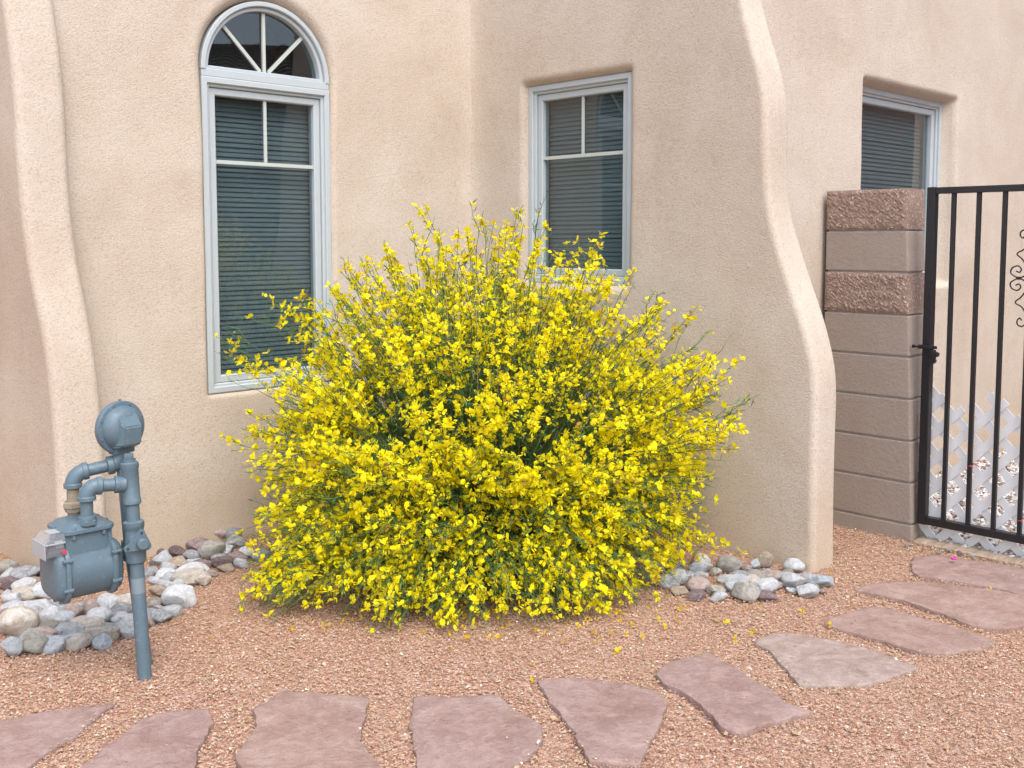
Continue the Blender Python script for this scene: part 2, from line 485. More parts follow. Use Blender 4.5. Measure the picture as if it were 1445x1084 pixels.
# --- projecting wall with the small window, ending in the flared buttress
FINP = [(-.1, 2.207), (0, 2.207), (.5, 2.200), (.83, 2.203), (.95, 2.180), (1.13, 2.118), (1.28, 2.053), (1.43, 2.000), (1.58, 1.952), (1.77, 1.937), (1.98, 1.933), (2.14, 1.912), (2.30, 1.855), (2.49, 1.795), (2.7, 1.74), (4, 1.70)]
def interp(tab, z):
    for (z0, v0), (z1, v1) in zip(tab, tab[1:]):
        if z <= z1:
            t = (z - z0) / (z1 - z0); return v0 + (v1 - v0) * t
    return tab[-1][1]
def smooth_tab(tab, z):
    return sum(interp(tab, min(3.9, max(-.09, z + d))) for d in (-.09, -.06, -.03, 0, .03, .06, .09)) / 7
BW = (0.434, 1.152, 1.205, 2.260)       # b0, b1, z0, z1
THK = 0.19
def sdB(b, z): return sd_rect(b, z, *BW)
def section(e, T, r, back):
    """outline of a fin in plan from the yard-side face round its end to the far face: list of (a,b,kind)"""
    pts = []
    for k in range(6):
        t = R(180 - 90 * k / 5); pts.append((r + r * math.cos(t), e - r + r * math.sin(t)))
    for k in range(1, 6): pts.append((r + (T - 2 * r) * k / 6, e))
    for k in range(6):
        t = R(90 - 90 * k / 5); pts.append((T - r + r * math.cos(t), e - r + r * math.sin(t)))
    for k in range(1, 6): pts.append((T, e - r + (back - e + r) * k / 5))
    return pts
bsB = frange(-.03, .36, .025) + frange(.385, 1.20, .0117) + frange(1.22, 2.0, .03)
BMAX = bsB[-1]
def build_finwall():
    zs = frange(-.1, 1.12, .03) + frange(1.14, 1.26, .012) + frange(1.29, 2.18, .03) + frange(2.20, 2.32, .0117) + frange(2.35, TOP, .04)
    rows = []; 
    for z in zs:
        e = smooth_tab(FINP, z); r = .032
        row = []
        for b in bsB:
            bb = b if b < 1.25 else 1.25 + (b - 1.25) / (BMAX - 1.25) * (e - r - 1.25 - .004)
            d = reveal(sdB(bb, z), z, 0, .05, .04)
            fil = 0.05 * math.exp(-max(0, bb) / .05) if bb < .3 else 0
            row.append((d - und(bb, z, 5) - fil, -bb, z))
        for (a, b) in section(e, THK, r, 1.5):
            q = und(b * 1.0, z, 5)
            row.append((a - q * (1 if a < r * 1.2 else 0), -(b + (.006 * noise.noise((z * 2.2, a * 6, 2)))), z))
        rows.append(row)
    n = len(rows[0]); V = [p for r_ in rows for p in r_]; F = []
    for j in range(len(zs) - 1):
        for i in range(n - 1):
            if i < len(bsB) - 1:
                bm_ = (bsB[i] + bsB[i + 1]) / 2; zm = (zs[j] + zs[j + 1]) / 2
                if bm_ < 1.25 and sdB(bm_, zm) < -.014: continue
            F.append((j * n + i, j * n + i + 1, (j + 1) * n + i + 1, (j + 1) * n + i))
    me = mk_mesh('wall', V, F, STUCCO, True)
    bm = bmesh.new(); bm.from_mesh(me)
    bmesh.ops.delete(bm, geom=[v for v in bm.verts if not v.link_faces], context='VERTS')
    bmesh.ops.recalc_face_normals(bm, faces=bm.faces); bm.to_mesh(me); bm.free()
    o = dobj('wall', me, house); o['label'] = 'projecting wall ending in a flared buttress'
build_finwall()

# --- buttress at the left
SHIFT = [(-.1, 0), (.36, 0), (.70, .03), (.80, .08), (.93, .13), (1.16, .34), (1.31, .52), (1.55, .66), (1.7, .71), (2.0, .73), (2.2, .81), (2.46, 1.0), (2.8, 1.1), (4, 1.15)]
def build_left_fin():
    zs = frange(-.1, TOP, .035); V = []; 
    for z in zs:
        s = smooth_tab(SHIFT, z); e = .20 - .16 * min(s, 1.0); lat = -.0955 * s; r = .035
        row = []
        for b in [-.75 + (e - r - .004 + .75) * k / 22 for k in range(23)]:
            row.append((-2.42 + lat + und(b, z, 15) * min(1, max(0, (e - r - b) / .25)), -b, z))
        for (a, b) in section(e, .20, r, -.12):
            row.append((-2.42 + lat + a, -(b + .006 * noise.noise((z * 2.4, a * 6, 7))), z))
        V.append(row)
    n = len(V[0]); F = [(j * n + i, j * n + i + 1, (j + 1) * n + i + 1, (j + 1) * n + i) for j in range(len(zs) - 1) for i in range(n - 1)]
    me = mk_mesh('buttress', [p for r_ in V for p in r_], F, STUCCO, True)
    bm = bmesh.new(); bm.from_mesh(me); bmesh.ops.recalc_face_normals(bm, faces=bm.faces); bm.to_mesh(me); bm.free()
    dobj('buttress', me, house)
build_left_fin()
grid_wall('wall', frange(-6.5, -2.4, .08), frange(-.1, TOP, .08), lambda a, z: (a, .72 - und(a, z, 22), z))

# --- side wall behind the gate with its wide window (plane b = 1.78)
CW = (1.185, 2.312, 1.185, 2.262)
CB = 1.78
def sdC(a, z): return sd_rect(a, z, *CW)
def posC(a, z):
    d = reveal(sdC(a, z), z, 0, .10, .04)
    return (a, -(CB + und(a, z, 31) - d), z)
usC = frange(.10, 1.12, .03) + frange(1.14, 1.24, .0117) + frange(1.27, 2.24, .03) + frange(2.26, 2.37, .0117) + frange(2.40, 6.5, .045)
zsC = frange(-.1, 1.12, .035) + frange(1.14, 1.24, .0117) + frange(1.27, 2.20, .035) + frange(2.22, 2.32, .0117) + frange(2.35, TOP, .045)
grid_wall('wall', usC, zsC, posC, lambda a, z: sdC(a, z) < -.014)
# flat roof deck behind the parapet tops, closing the house
MB().box((-6.4, .75, TOP - .12), (6.4, 7, TOP - .05)).box((.02, -1.70, TOP - .12), (6.4, .745, TOP - .05)).box((-2.6, .03, TOP - .12), (.015, .745, TOP - .05)).build('roof', STUCCO, house)

# --- windows
SLAT_MESH = {}
def slat_mesh(wd):
    k = round(wd, 3)
    if k not in SLAT_MESH:
        m = MB(); n = 4; pr = []
        for i in range(n + 1):
            t = -0.5 + i / n; ang = R(68)
            y = t * .0255 * math.cos(ang) - .0018 * (1 - 4 * t * t) * math.sin(ang); z = t * .0255 * math.sin(ang) + .0018 * (1 - 4 * t * t) * math.cos(ang)
            pr.append((y, z))
        th = .0006
        ring = [(y, z) for y, z in pr] + [(y + th, z + th) for y, z in reversed(pr)]
        m.loft([[(-wd / 2, y, z) for y, z in ring], [(wd / 2, y, z) for y, z in ring]])
        SLAT_MESH[k] = m.mesh('slat', SLAT)
    return SLAT_MESH[k]

def ring_rect(m, w_, z0, z1, y0, y1, t, bev=.004):
    """mitred frame: outer w_ x (z0..z1), bar width t, from y0 (front) to y1 with a chamfered inner front edge"""
    def rc(ins, y): return [(-w_ / 2 + ins, y, z0 + ins), (w_ / 2 - ins, y, z0 + ins), (w_ / 2 - ins, y, z1 - ins), (-w_ / 2 + ins, y, z1 - ins)]
    rings = [rc(0, y1), rc(0, y0 + bev), rc(bev, y0), rc(t - bev, y0), rc(t, y0 + bev), rc(t, y1)]
    V = [p for r_ in rings for p in r_]; F = []
    for i in range(6):
        j = (i + 1) % 6
        for k in range(4): F.append((i * 4 + k, i * 4 + (k + 1) % 4, j * 4 + (k + 1) % 4, j * 4 + k))
    return m.add(V, F)

def make_window(loc, rz, w_, z0, z1, mz, room_d=.5, mull=None, arch=None, slats=True, mx=0.0):
    """window object: its outer frame is the part, the rest are sub-parts; local x right, y inwards, z world height"""
    m = MB(); ring_rect(m, w_, z0, z1, 0.0, .09, .030)
    ring_rect(m, w_ - .052, z0 + .026, z1 - .026, .014, .085, .018)
    win = m.build('window', FRAME, house, loc=loc, rot=(0, 0, rz))
    s = MB(); ti = .044
    ring_rect(s, w_ - 2 * ti, z0 + ti, z1 - ti, .026, .075, .036, .005)
    s.build('sash', FRAME, win)
    gw = w_ - 2 * (ti + .034); g0 = z0 + ti + .034; g1 = z1 - ti - .034
    MB().box((-gw / 2, .050, g0), (gw / 2, .056, g1)).build('pane', GLASS, win)
    if mz:
        MB().bbox((-gw / 2, .036, mz - .009), (gw / 2, .0485, mz + .009), .002).build('muntin', MUNTIN, win)
        MB().bbox((mx - .008, .038, mz + .0095), (mx + .008, .048, g1), .002).build('muntin', MUNTIN, win)
    if mull is not None:
        MB().bbox((mull - .022, .030, g0), (mull + .022, .070, g1), .004).build('mullion', FRAME, win)
    if slats:
        sm = slat_mesh(gw + .03); z = g0 + .008
        while z < g1 + .01:
            dobj('slat', sm, win, (0, .105 + random.uniform(-.0015, .0015), z), (random.uniform(-.05, .05), 0, random.uniform(-.0012, .0012))); z += .0238
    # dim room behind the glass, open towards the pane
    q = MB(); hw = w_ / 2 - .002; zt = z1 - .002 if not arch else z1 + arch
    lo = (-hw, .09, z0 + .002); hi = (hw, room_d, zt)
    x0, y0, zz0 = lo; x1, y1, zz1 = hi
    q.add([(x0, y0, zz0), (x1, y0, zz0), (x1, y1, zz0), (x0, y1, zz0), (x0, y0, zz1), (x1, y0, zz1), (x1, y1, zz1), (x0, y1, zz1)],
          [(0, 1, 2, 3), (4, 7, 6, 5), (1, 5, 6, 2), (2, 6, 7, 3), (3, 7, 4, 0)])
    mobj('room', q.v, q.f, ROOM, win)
    return win

def arc_pts(r, n, y, zc): return [(r * math.cos(math.pi * k / n), y, zc + r * math.sin(math.pi * k / n)) for k in range(n + 1)]
def make_arch(win, rad, zc):
    """half round light over the rectangular window"""
    m = MB(); n = 40
    for (r0, r1, y0, y1) in ((rad, rad - .024, 0.0, .09), (rad - .0235, rad - .044, .018, .085)):
        rings = [arc_pts(r0, n, y1, zc), arc_pts(r0, n, y0 + .004, zc), arc_pts(r0 - .004, n, y0, zc), arc_pts(r1 + .004, n, y0, zc), arc_pts(r1, n, y0 + .004, zc), arc_pts(r1, n, y1, zc)]
        V = [p for r_ in rings for p in r_]; k = n + 1; F = []
        for i in range(6):
            j = (i + 1) % 6
            for q in range(n): F.append((i * k + q, i * k + q + 1, j * k + q + 1, j * k + q))
        m.add(V, F)
    a = m.build('arch_frame', FRAME, win, auto=R(40))
    b = MB(); b.bbox((-rad + .002, .004, zc - .034), (rad - .002, .088, zc + .004), .004).bbox((-rad + .026, .020, zc + .0045), (rad - .026, .084, zc + .020), .004)
    b.build('transom', FRAME, win)
    rg = rad - .042; zb = zc + .018
    g = [(rg * math.cos(math.pi * k / n), zc + rg * math.sin(math.pi * k / n)) for k in range(n + 1)]
    g = [(x, max(z, zb)) for x, z in g]
    V = [(x, .050, z) for x, z in g] + [(x, .056, z) for x, z in g]; k = n + 1
    F = [tuple(range(k)), tuple(reversed(range(k, 2 * k)))] + [(i, (i + 1) % k, k + (i + 1) % k, k + i) for i in range(k)]
    mobj('pane', V, F, GLASS, win)
    L = rg - .004
    for ang in (45, 90, 135):
        d = (math.cos(R(ang)), math.sin(R(ang))); x0 = d[0] * .03; zs0 = zb + .002
        q = MB(); t = .008; px, pz = -d[1] * t, d[0] * t
        s0 = .022 if ang == 90 else .032
        p0 = (d[0] * s0, zc + d[1] * s0); p1 = (d[0] * L, zc + d[1] * L)
        ring = [(p0[0] + px, p0[1] + pz), (p0[0] - px, p0[1] - pz), (p1[0] - px, p1[1] - pz), (p1[0] + px, p1[1] + pz)]
        q.loft([[(x, .037, z) for x, z in ring], [(x, .0485, z) for x, z in ring]]).build('muntin', MUNTIN, win)

wa = make_window(((AW[0] + AW[1]) / 2, .012, 0), 0, AW[1] - AW[0], AW[2], AW[3] - .0345, 1.80, .5, arch=.38, mx=0)
wa.data.name = 'window'; wa['label'] = 'tall arched window with blinds'
make_arch(wa, AR, AW[3])
wb = make_window((.030, -(BW[0] + BW[1]) / 2, 0), R(-90), BW[1] - BW[0], BW[2], BW[3] - .004, 1.872, .5)
wb['label'] = 'small window beside the inside corner'
wc = make_window(((CW[0] + CW[1]) / 2, -(CB - .085), 0), 0, CW[1] - CW[0], CW[2], CW[3], None, .5)
wc['label'] = 'wide window behind the gate'

# ------------------------------------------------------------------ measured positions (metres)
FLAG=[
[(-1.627,2.914),(-1.520,2.950),(-1.419,3.005),(-1.285,3.044),(-1.223,3.068),(-1.244,2.968),(-1.255,2.870),(-1.298,2.738),(-1.315,2.631),(-1.382,2.526),(-1.553,2.669)],
[(-1.168,2.654),(-1.140,2.786),(-1.103,2.959),(-1.015,3.015),(-0.919,3.015),(-0.889,2.936),(-0.877,2.786),(-0.849,2.631),(-0.824,2.526),(-0.971,2.493),(-1.162,2.560)],
[(-0.760,2.726),(-0.747,2.905),(-0.781,3.005),(-0.722,3.143),(-0.651,3.128),(-0.560,3.113),(-0.447,3.103),(-0.439,2.923),(-0.437,2.827),(-0.399,2.754),(-0.334,2.624),(-0.437,2.509),(-0.585,2.526),(-0.707,2.613)],
[(-0.303,2.914),(-0.305,3.113),(-0.182,3.103),(-0.050,3.113),(0.016,3.005),(0.088,2.914),(0.088,2.819),(0.044,2.726),(-0.033,2.646),(-0.152,2.560),(-0.244,2.613)],
[(0.079,3.233),(0.179,3.250),(0.358,3.196),(0.453,3.143),(0.472,3.078),(0.445,2.936),(0.399,2.827),(0.351,2.687),(0.208,2.699),(0.179,2.870),(0.115,3.078)],
[(0.467,3.261),(0.517,3.346),(0.679,3.447),(0.713,3.375),(0.776,3.233),(0.830,3.128),(0.843,3.053),(0.905,2.991),(0.743,2.914),(0.659,2.861),(0.614,2.892),(0.565,3.078),(0.492,3.180)],
[(0.855,3.529),(0.898,3.595),(0.998,3.635),(1.155,3.562),(1.273,3.466),(1.359,3.328),(1.291,3.289),(1.152,3.190),(0.967,3.180),(0.915,3.196),(0.913,3.317),(0.891,3.466)],
[(1.155,3.712),(1.212,3.784),(1.399,3.898),(1.470,3.867),(1.579,3.733),(1.665,3.629),(1.716,3.529),(1.617,3.466),(1.430,3.429),(1.358,3.497),(1.268,3.595)],
[(1.392,4.069),(1.471,4.147),(1.642,4.174),(1.829,4.130),(2.043,4.002),(2.052,3.829),(1.892,3.698),(1.781,3.656),(1.696,3.698),(1.607,3.867),(1.536,3.970)],
[(1.729,4.360),(1.802,4.532),(1.948,4.553),(2.119,4.439),(2.283,4.331),(2.244,4.086),(2.086,4.002),(1.971,4.121),(1.808,4.219),(1.734,4.256)],
]
ROCKS_L= [(-2.167,4.306,0.069,0.048,'gt'), (-2.055,4.248,0.101,0.043,'g'), (-2.101,4.179,0.058,0.025,'m'), (-2.074,4.111,0.049,0.021,'d'), (-1.989,4.166,0.058,0.024,'t'),
(-2.000,4.108,0.082,0.034,'w'), (-2.016,3.999,0.040,0.037,'w'), (-1.946,3.998,0.095,0.040,'c'), (-1.868,4.008,0.072,0.051,'w'), (-1.839,3.861,0.107,0.045,'lg'),
(-1.920,3.848,0.077,0.032,'w'), (-1.918,3.794,0.045,0.029,'p'), (-1.786,3.631,0.122,0.078,'c'), (-1.775,3.887,0.062,0.035,'g'), (-1.744,3.748,0.082,0.044,'w'),
(-1.685,3.745,0.082,0.034,'b'), (-1.674,3.619,0.086,0.036,'o'), (-1.674,3.480,0.093,0.059,'o'), (-1.723,3.432,0.062,0.051,'b'), (-1.598,3.488,0.076,0.041,'b'),
(-1.521,3.500,0.073,0.038,'c'), (-1.659,3.787,0.075,0.046,'p'), (-1.593,3.611,0.086,0.041,'g'), (-1.590,3.698,0.074,0.031,'c'), (-1.602,3.808,0.068,0.056,'p'),
(-1.533,3.708,0.078,0.052,'w'), (-1.486,3.679,0.055,0.023,'g'), (-1.459,3.561,0.106,0.045,'gt'), (-1.672,3.913,0.047,0.022,'g'), (-1.573,3.917,0.086,0.036,'w'),
(-1.482,3.757,0.060,0.026,'lg'), (-1.396,3.615,0.076,0.055,'lg'), (-1.503,3.846,0.069,0.032,'g'), (-1.494,3.891,0.062,0.051,'c'), (-1.341,3.697,0.030,0.032,'p'),
(-1.380,3.827,0.053,0.022,'m'), (-1.360,3.852,0.031,0.025,'w'), (-1.294,3.920,0.121,0.066,'w'), (-1.422,4.056,0.073,0.031,'t'), (-1.424,3.979,0.032,0.014,'p'),
(-1.399,3.913,0.055,0.023,'gt'), (-1.341,4.168,0.116,0.049,'c'), (-1.435,4.141,0.058,0.024,'w'), (-1.491,4.176,0.050,0.024,'w'), (-1.458,4.242,0.085,0.036,'w'),
(-1.357,4.272,0.110,0.046,'w'), (-1.459,4.403,0.079,0.037,'t'), (-1.546,4.438,0.093,0.044,'b'), (-1.545,4.283,0.051,0.033,'g'), (-1.618,4.600,0.064,0.027,'d'),
(-1.524,4.572,0.073,0.031,'d'), (-1.452,4.630,0.088,0.048,'m'), (-1.502,4.753,0.057,0.024,'c'), (-1.348,4.503,0.094,0.073,'gt'), (-1.406,4.809,0.072,0.049,'p'),
(-1.343,4.831,0.068,0.045,'g'), (-1.294,4.690,0.089,0.039,'g'), (-1.298,4.546,0.064,0.052,'b'), (-1.428,4.470,0.062,0.042,'g'), (-1.347,4.362,0.087,0.037,'m'),
(-1.278,4.416,0.088,0.037,'d'), (-1.227,4.478,0.089,0.037,'m'), (-1.185,4.396,0.061,0.032,'lg'), (-1.290,4.281,0.060,0.025,'p'), (-1.237,4.341,0.061,0.025,'t'),
(-1.125,4.502,0.072,0.040,'g'), (-1.016,4.530,0.081,0.053,'lg')]
ROCKS_R= [(0.939,4.338,0.089,0.054,'gt'), (1.008,4.329,0.046,0.035,'p'), (1.053,4.358,0.040,0.043,'b'), (1.105,4.397,0.060,0.056,'t'), (1.103,4.305,0.046,0.019,'w'),
(1.111,4.235,0.072,0.030,'p'), (1.023,4.205,0.084,0.035,'gt'), (0.925,4.107,0.088,0.047,'lg'), (0.935,4.006,0.088,0.052,'gt'), (1.027,4.087,0.093,0.039,'w'),
(1.089,4.140,0.050,0.021,'c'), (1.160,4.135,0.079,0.047,'w'), (1.224,4.191,0.054,0.038,'lg'), (1.286,4.164,0.089,0.037,'b'), (1.184,4.040,0.086,0.036,'w'),
(1.236,4.092,0.035,0.023,'p'), (1.140,4.082,0.041,0.017,'w'), (1.016,4.000,0.074,0.031,'m'), (0.821,3.984,0.060,0.025,'w'), (0.827,4.058,0.064,0.027,'c'),
(0.761,4.113,0.088,0.037,'p'), (0.734,4.004,0.068,0.029,'m'), (0.677,4.064,0.058,0.024,'t'), (0.654,4.158,0.100,0.042,'g'), (0.598,4.186,0.066,0.035,'gt'),
(0.898,4.199,0.060,0.025,'lg'), (0.874,4.305,0.043,0.022,'c'), (0.833,4.363,0.062,0.031,'w'), (0.791,4.322,0.055,0.033,'b'), (0.739,4.388,0.050,0.028,'gt'),
(0.807,4.267,0.049,0.020,'w'), (1.182,4.294,0.043,0.018,'t'), (1.260,4.071,0.035,0.015,'p'), (0.750,4.263,0.049,0.020,'w')]
TIPS=[(-1.14,4.50,1.23),(-1.03,4.50,1.12),(-0.92,4.55,1.26),(-1.32,4.50,0.99),(-1.22,4.50,0.96),(-1.21,4.35,0.51),(-1.16,4.40,0.60),(-1.12,4.20,0.19),(-1.02,4.10,0.10),(-0.45,4.60,1.60),(-0.59,4.60,1.50),(-0.32,4.50,1.48),(-0.21,4.50,1.48),(-0.10,4.50,1.56),(0.02,4.50,1.58),(0.14,4.50,1.56),(0.28,4.40,1.46),(0.38,4.30,1.47),(0.48,4.20,1.37),(0.62,4.20,1.18),(0.77,4.00,1.02),(0.86,4.00,0.95),(0.83,4.00,0.82),(0.91,3.95,0.72),(0.88,3.95,0.66),(0.82,4.00,0.57),(0.82,4.00,0.42),(0.87,4.15,0.15),(0.76,4.10,0.10),(-0.78,4.70,1.37),(-0.70,4.70,1.38)]
PET=[(0.070,3.347),(0.068,3.220),(0.128,3.808),(0.376,3.646),(0.439,3.701),(0.414,3.612),(0.426,3.823),(0.551,3.750),(0.463,3.579),(-0.967,3.993),(-1.339,4.010),(0.362,3.453),(0.174,3.646),(0.652,3.883),(1.360,4.307),(0.195,3.547),(0.325,3.750),(-0.159,3.579),(-0.339,3.612),(-0.057,3.579)]

# ------------------------------------------------------------------ block pillar beside the gate
pillar = empty('block_pillar', (*h2w(.758, 2.29), 0), ROT)
props(pillar, 'stub wall of stacked tan concrete blocks with two rough split face courses beside the gate', 'pillar')
PL, PT = .397, .19          # length back towards the house, thickness
LEAN = .046                 # the stack leans back a little towards the house
def block(z0, z1, split, seed, inset=0.0):
    nx, nz = (44, 22) if split else (6, 4)
    m = MB(); g = .004
    L = PL - g; H0, H1 = z0 + g, z1 - g
    if not split:
        m.bbox((0 + inset, 0 + inset, H0), (PT - inset, L - inset, H1), .006)
        return m
    # rough face on the yard side (local x = 0), smooth elsewhere
    V = []; F = []
    for j in range(nz + 1):
        for i in range(nx + 1):
            y = L * i / nx; z = H0 + (H1 - H0) * j / nz
            ed = min(i, nx - i, j, nz - j)
            x = 0 if ed == 0 else -(.003 + .006 * abs(noise.noise((y * 25, z * 25, seed))) + .007 * abs(noise.noise((y * 80, z * 80, seed + 3)))) * min(1, ed / 1.6)
            V.append((x, y, z))
    for j in range(nz):
        for i in range(nx):
            k = j * (nx + 1) + i; F.append((k, k + nx + 1, k + nx + 2, k + 1))
    m.add(V, F)
    a = [(0, 0, H0), (0, L, H0), (0, L, H1), (0, 0, H1)]; b = [(PT, 0, H0), (PT, L, H0), (PT, L, H1), (PT, 0, H1)]
    m.add(a + b, [(0, 1, 5, 4), (1, 2, 6, 5), (2, 3, 7, 6), (3, 0, 4, 7), (4, 5, 6, 7)])
    return m
zc_ = [-.06, .08] + [.08 + .2 * i for i in range(1, 9)]
for i in range(len(zc_) - 1):
    z0, z1 = zc_[i], zc_[i + 1]; sp = i in (6, 8)
    m = block(z0, z1, sp, i * 3.1)
    m.v = [(x, y * (.487 - LEAN * z) / PL + LEAN * z, z) for x, y, z in m.v]
    bo = mobj('block', m.v, m.f, BLK_S if sp else BLK, pillar, False)
m = MB().box((.010, .010, -.06), (PT - .010, PL - .014, 1.66)); m.v = [(x, y * (.487 - LEAN * z) / PL + LEAN * z, z) for x, y, z in m.v]
m.build('mortar', MORTAR, pillar)

# ------------------------------------------------------------------ iron gate ( plane a = .80, runs along b )
gate = empty('iron_gate', (*h2w(.80, 2.300), 0), ROT)        # local -y runs away from the pillar
props(gate, 'black wrought iron gate with square bars and scroll ornament beside the block pillar', 'gate')
GL = 1.00
def gbar(name, lo, hi, b=.003): return MB().bbox(lo, hi, b).build(name, IRON, gate)
gbar('post', (-.02, -.042, .088), (.02, -.002, 1.678))
gbar('post', (-.02, -GL, .080), (.02, -GL + .04, 1.678))
gbar('top_rail', (-.019, -GL + .0405, 1.646), (.019, -.0425, 1.676))
gbar('bottom_rail', (-.019, -GL + .0405, .090), (.019, -.0425, .126))
bar_me = MB().bbox((-.0095, -.0095, .1215), (.0095, .0095, 1.6465), .002).mesh('bar', IRON)
bys = [-(.113 * (i + 1) + .008) for i in range(8)]
for y in bys: dobj('bar', bar_me, gate, (0, y, 0))
def scroll(pts, n=6):
    out = []
    P = [Vector((0, y, z)) for y, z in pts]
    for i in range(len(P) - 1):
        p0, p1, p2, p3 = P[max(i - 1, 0)], P[i], P[i + 1], P[min(i + 2, len(P) - 1)]
        for k in range(n):
            t = k / n
            out.append(.5 * ((2 * p1) + (p2 - p0) * t + (2 * p0 - 5 * p1 + 4 * p2 - p3) * t * t + (3 * p1 - p0 - 3 * p2 + p3) * t ** 3))
    out.append(P[-1]); return out
cy = bys[3]                                  # the bar the ornament is centred on
up = [(.031, .026), (.047, .031), (.049, .043), (.032, .057), (.012, .052), (.007, .036), (.024, .010), (.036, .0), (.012, .014), (.002, .048), (.022, .082), (.045, .107), (.020, .125), (.002, .147)]
c1 = [(.031, .026), (.048, .031), (.046, .049), (.030, .057), (.013, .047), (.011, .022), (.036, .0)]
c1 = [(.047, .031), (.032, .026), (.026, .040), (.040, .054), (.064, .044), (.068, .020), (.038, .0)]
c2 = [(.038, .0), (.010, .012), (.002, .046), (.022, .082), (.046, .107), (.018, .126), (.002, .150)]
c3 = [(.016, .186), (.024, .176), (.035, .187), (.032, .205), (.015, .212), (.002, .202)]
for s in (1, -1):
    for side in (1, -1):
        for cc in (c1, c2, c3):
            pts = scroll([(cy + side * (o_ + .009), 1.266 + s * dz) for o_, dz in cc])
            MB().tube(pts, .0033, 8).build('scroll', IRON, gate)
for side in (1, -1):
    MB().bbox((-.007, cy + side * .047 - .007, 1.259), (.007, cy + side * .047 + .007, 1.273), .002).build('scroll_collar', IRON, gate)
# latch on the post
lt = MB().bbox((-.034, -.058, .925), (-.0205, .012, .944), .003).bbox((-.033, -.075, .928), (-.021, -.0585, .942), .003)
lt.bbox((-.036, -.072, .880), (-.022, -.045, .9245), .004).tube([(-.04, -.070, .902), (-.012, -.070, .902)], .013, 14).tube([(-.038, -.057, .872), (-.016, -.057, .872)], .015, 16)
lt.tube([(-.028, .012, .934), (-.028, .034, .934)], .005, 10).tube([(-.028, .033, .934), (-.028, .040, .934)], .009, 10)
lt.build('latch', IRON, gate, auto=R(40))

# ------------------------------------------------------------------ white lattice behind the gate
lat = empty('lattice_panel', (*h2w(.838, 2.300), 0), ROT)
props(lat, 'white plastic diamond lattice panel fastened behind the lower half of the iron gate', 'lattice')
SW, PIT = .040, .096
def ztop(s):      # s metres from the pillar; cut edge steps along the diagonals
    for (a, za), (b, zb) in zip(TOPL, TOPL[1:]):
        if s <= b: return za + (zb - za) * (s - a) / (b - a)
    return .70
TOPL = [(-.02, .735), (.062, .735), (.145, .625), (.300, .750), (.335, .750), (.45, .64), (.58, .75), (.66, .75), (.78, .63), (.90, .74), (1.05, .74)]
def clip_poly(poly, inside, cut):
    out = []
    for i in range(len(poly)):
        p, q = poly[i], poly[(i + 1) % len(poly)]
        if inside(p): out.append(p)
        if inside(p) != inside(q): out.append(cut(p, q))
    return out
def lattice_slats():
    k2 = math.sqrt(.5); WID = 1.02
    for layer, sgn, x0 in ((0, 1, 0.0), (1, -1, .0075)):
        c = -1.2
        while c < 1.9:
            # centre line: s*k2 - sgn*z*k2 = c
            hs_ = SW / 2; n = 46; runs = []; cur = []
            for i in range(n * 3):
                t = -1.4 + i * .025
                s = c * k2 + t * k2; z = (-c * k2 + t * k2) * 1 if sgn == 1 else (c * k2 - t * k2)
                ok = -.012 < s < WID and z > .002 and z < ztop(min(max(s, 0), WID))
                if ok: cur.append(t)
                elif cur: runs.append((cur[0], cur[-1])); cur = []
            if cur: runs.append((cur[0], cur[-1]))
            for (t0, t1) in runs:
                if t1 - t0 < .05: continue
                t0 -= .012; t1 += .012
                ring = []
                for (t, o_) in ((t0, -hs_), (t1, -hs_), (t1, hs_), (t0, hs_)):
                    cc = c + o_
                    s = cc * k2 + t * k2; z = (-cc * k2 + t * k2) if sgn == 1 else (cc * k2 - t * k2)
                    ring.append((s, max(z, -.012)))
                m = MB(); m.loft([[(x0, -s, z) for s, z in ring], [(x0 + .006, -s, z) for s, z in ring]])
                m.build('slat', LATT, lat)
            c += PIT
lattice_slats()
for (s, z) in ((.243, .40), (.468, .19)):
    MB().tube([(-.052, -s - .012, z), (-.058, -s, z + .004), (-.050, -s + .014, z - .002), (.004, -s + .016, z + .004), (.010, -s, z), (.002, -s - .016, z - .006)], .0022, 6).build('tie', REDT, lat)

# ------------------------------------------------------------------ timber edging under the gate
tm = MB(); n = 24; rings = []
for i in range(n + 1):
    y = -1.25 * i / n
    rings.append([(x + .004 * noise.noise((i * .7, x * 30, 1)), y, z + .004 * noise.noise((i * .6, z * 50, 5))) for x, z in ((-.055, -.03), (-.058, .008), (-.048, .016), (.030, .018), (.036, .012), (.036, -.03))])
tm.loft(rings)
tb = tm.build('timber_edging', WOOD, None, loc=(*h2w(.795, 2.31), 0), rot=(0, 0, ROT))
props(tb, 'weathered timber board lying on the ground beneath the iron gate', 'timber')

# ------------------------------------------------------------------ flagstones
FLAG_LABELS = ['pointed mauve flagstone at the left edge of the picture',
 'rounded mauve flagstone, second from the left along the stepping path',
 'squarish pink flagstone with a notched right side, third from the left',
 'pale mauve flagstone at the bottom centre, fourth stone from the left',
 'pink flagstone tapering towards the viewer, just right of the bottom centre',
 'mauve flagstone shaped like a tilted kite, sixth stone from the left',
 'buff flagstone with a dark left edge and a pointed right tip, seventh from the left',
 'long pink flagstone, third from the gate along the stepping path',
 'long dusky flagstone, second from the gate along the stepping path',
 'dusky flagstone nearest the gate, with a magenta petal lying on it']
def in_poly(x, y, poly):
    c = False; n = len(poly); j = n - 1
    for i in range(n):
        xi, yi = poly[i]; xj, yj = poly[j]
        if (yi > y) != (yj > y) and x < (xj - xi) * (y - yi) / (yj - yi) + xi: c = not c
        j = i
    return c
FLAG_OUT = []
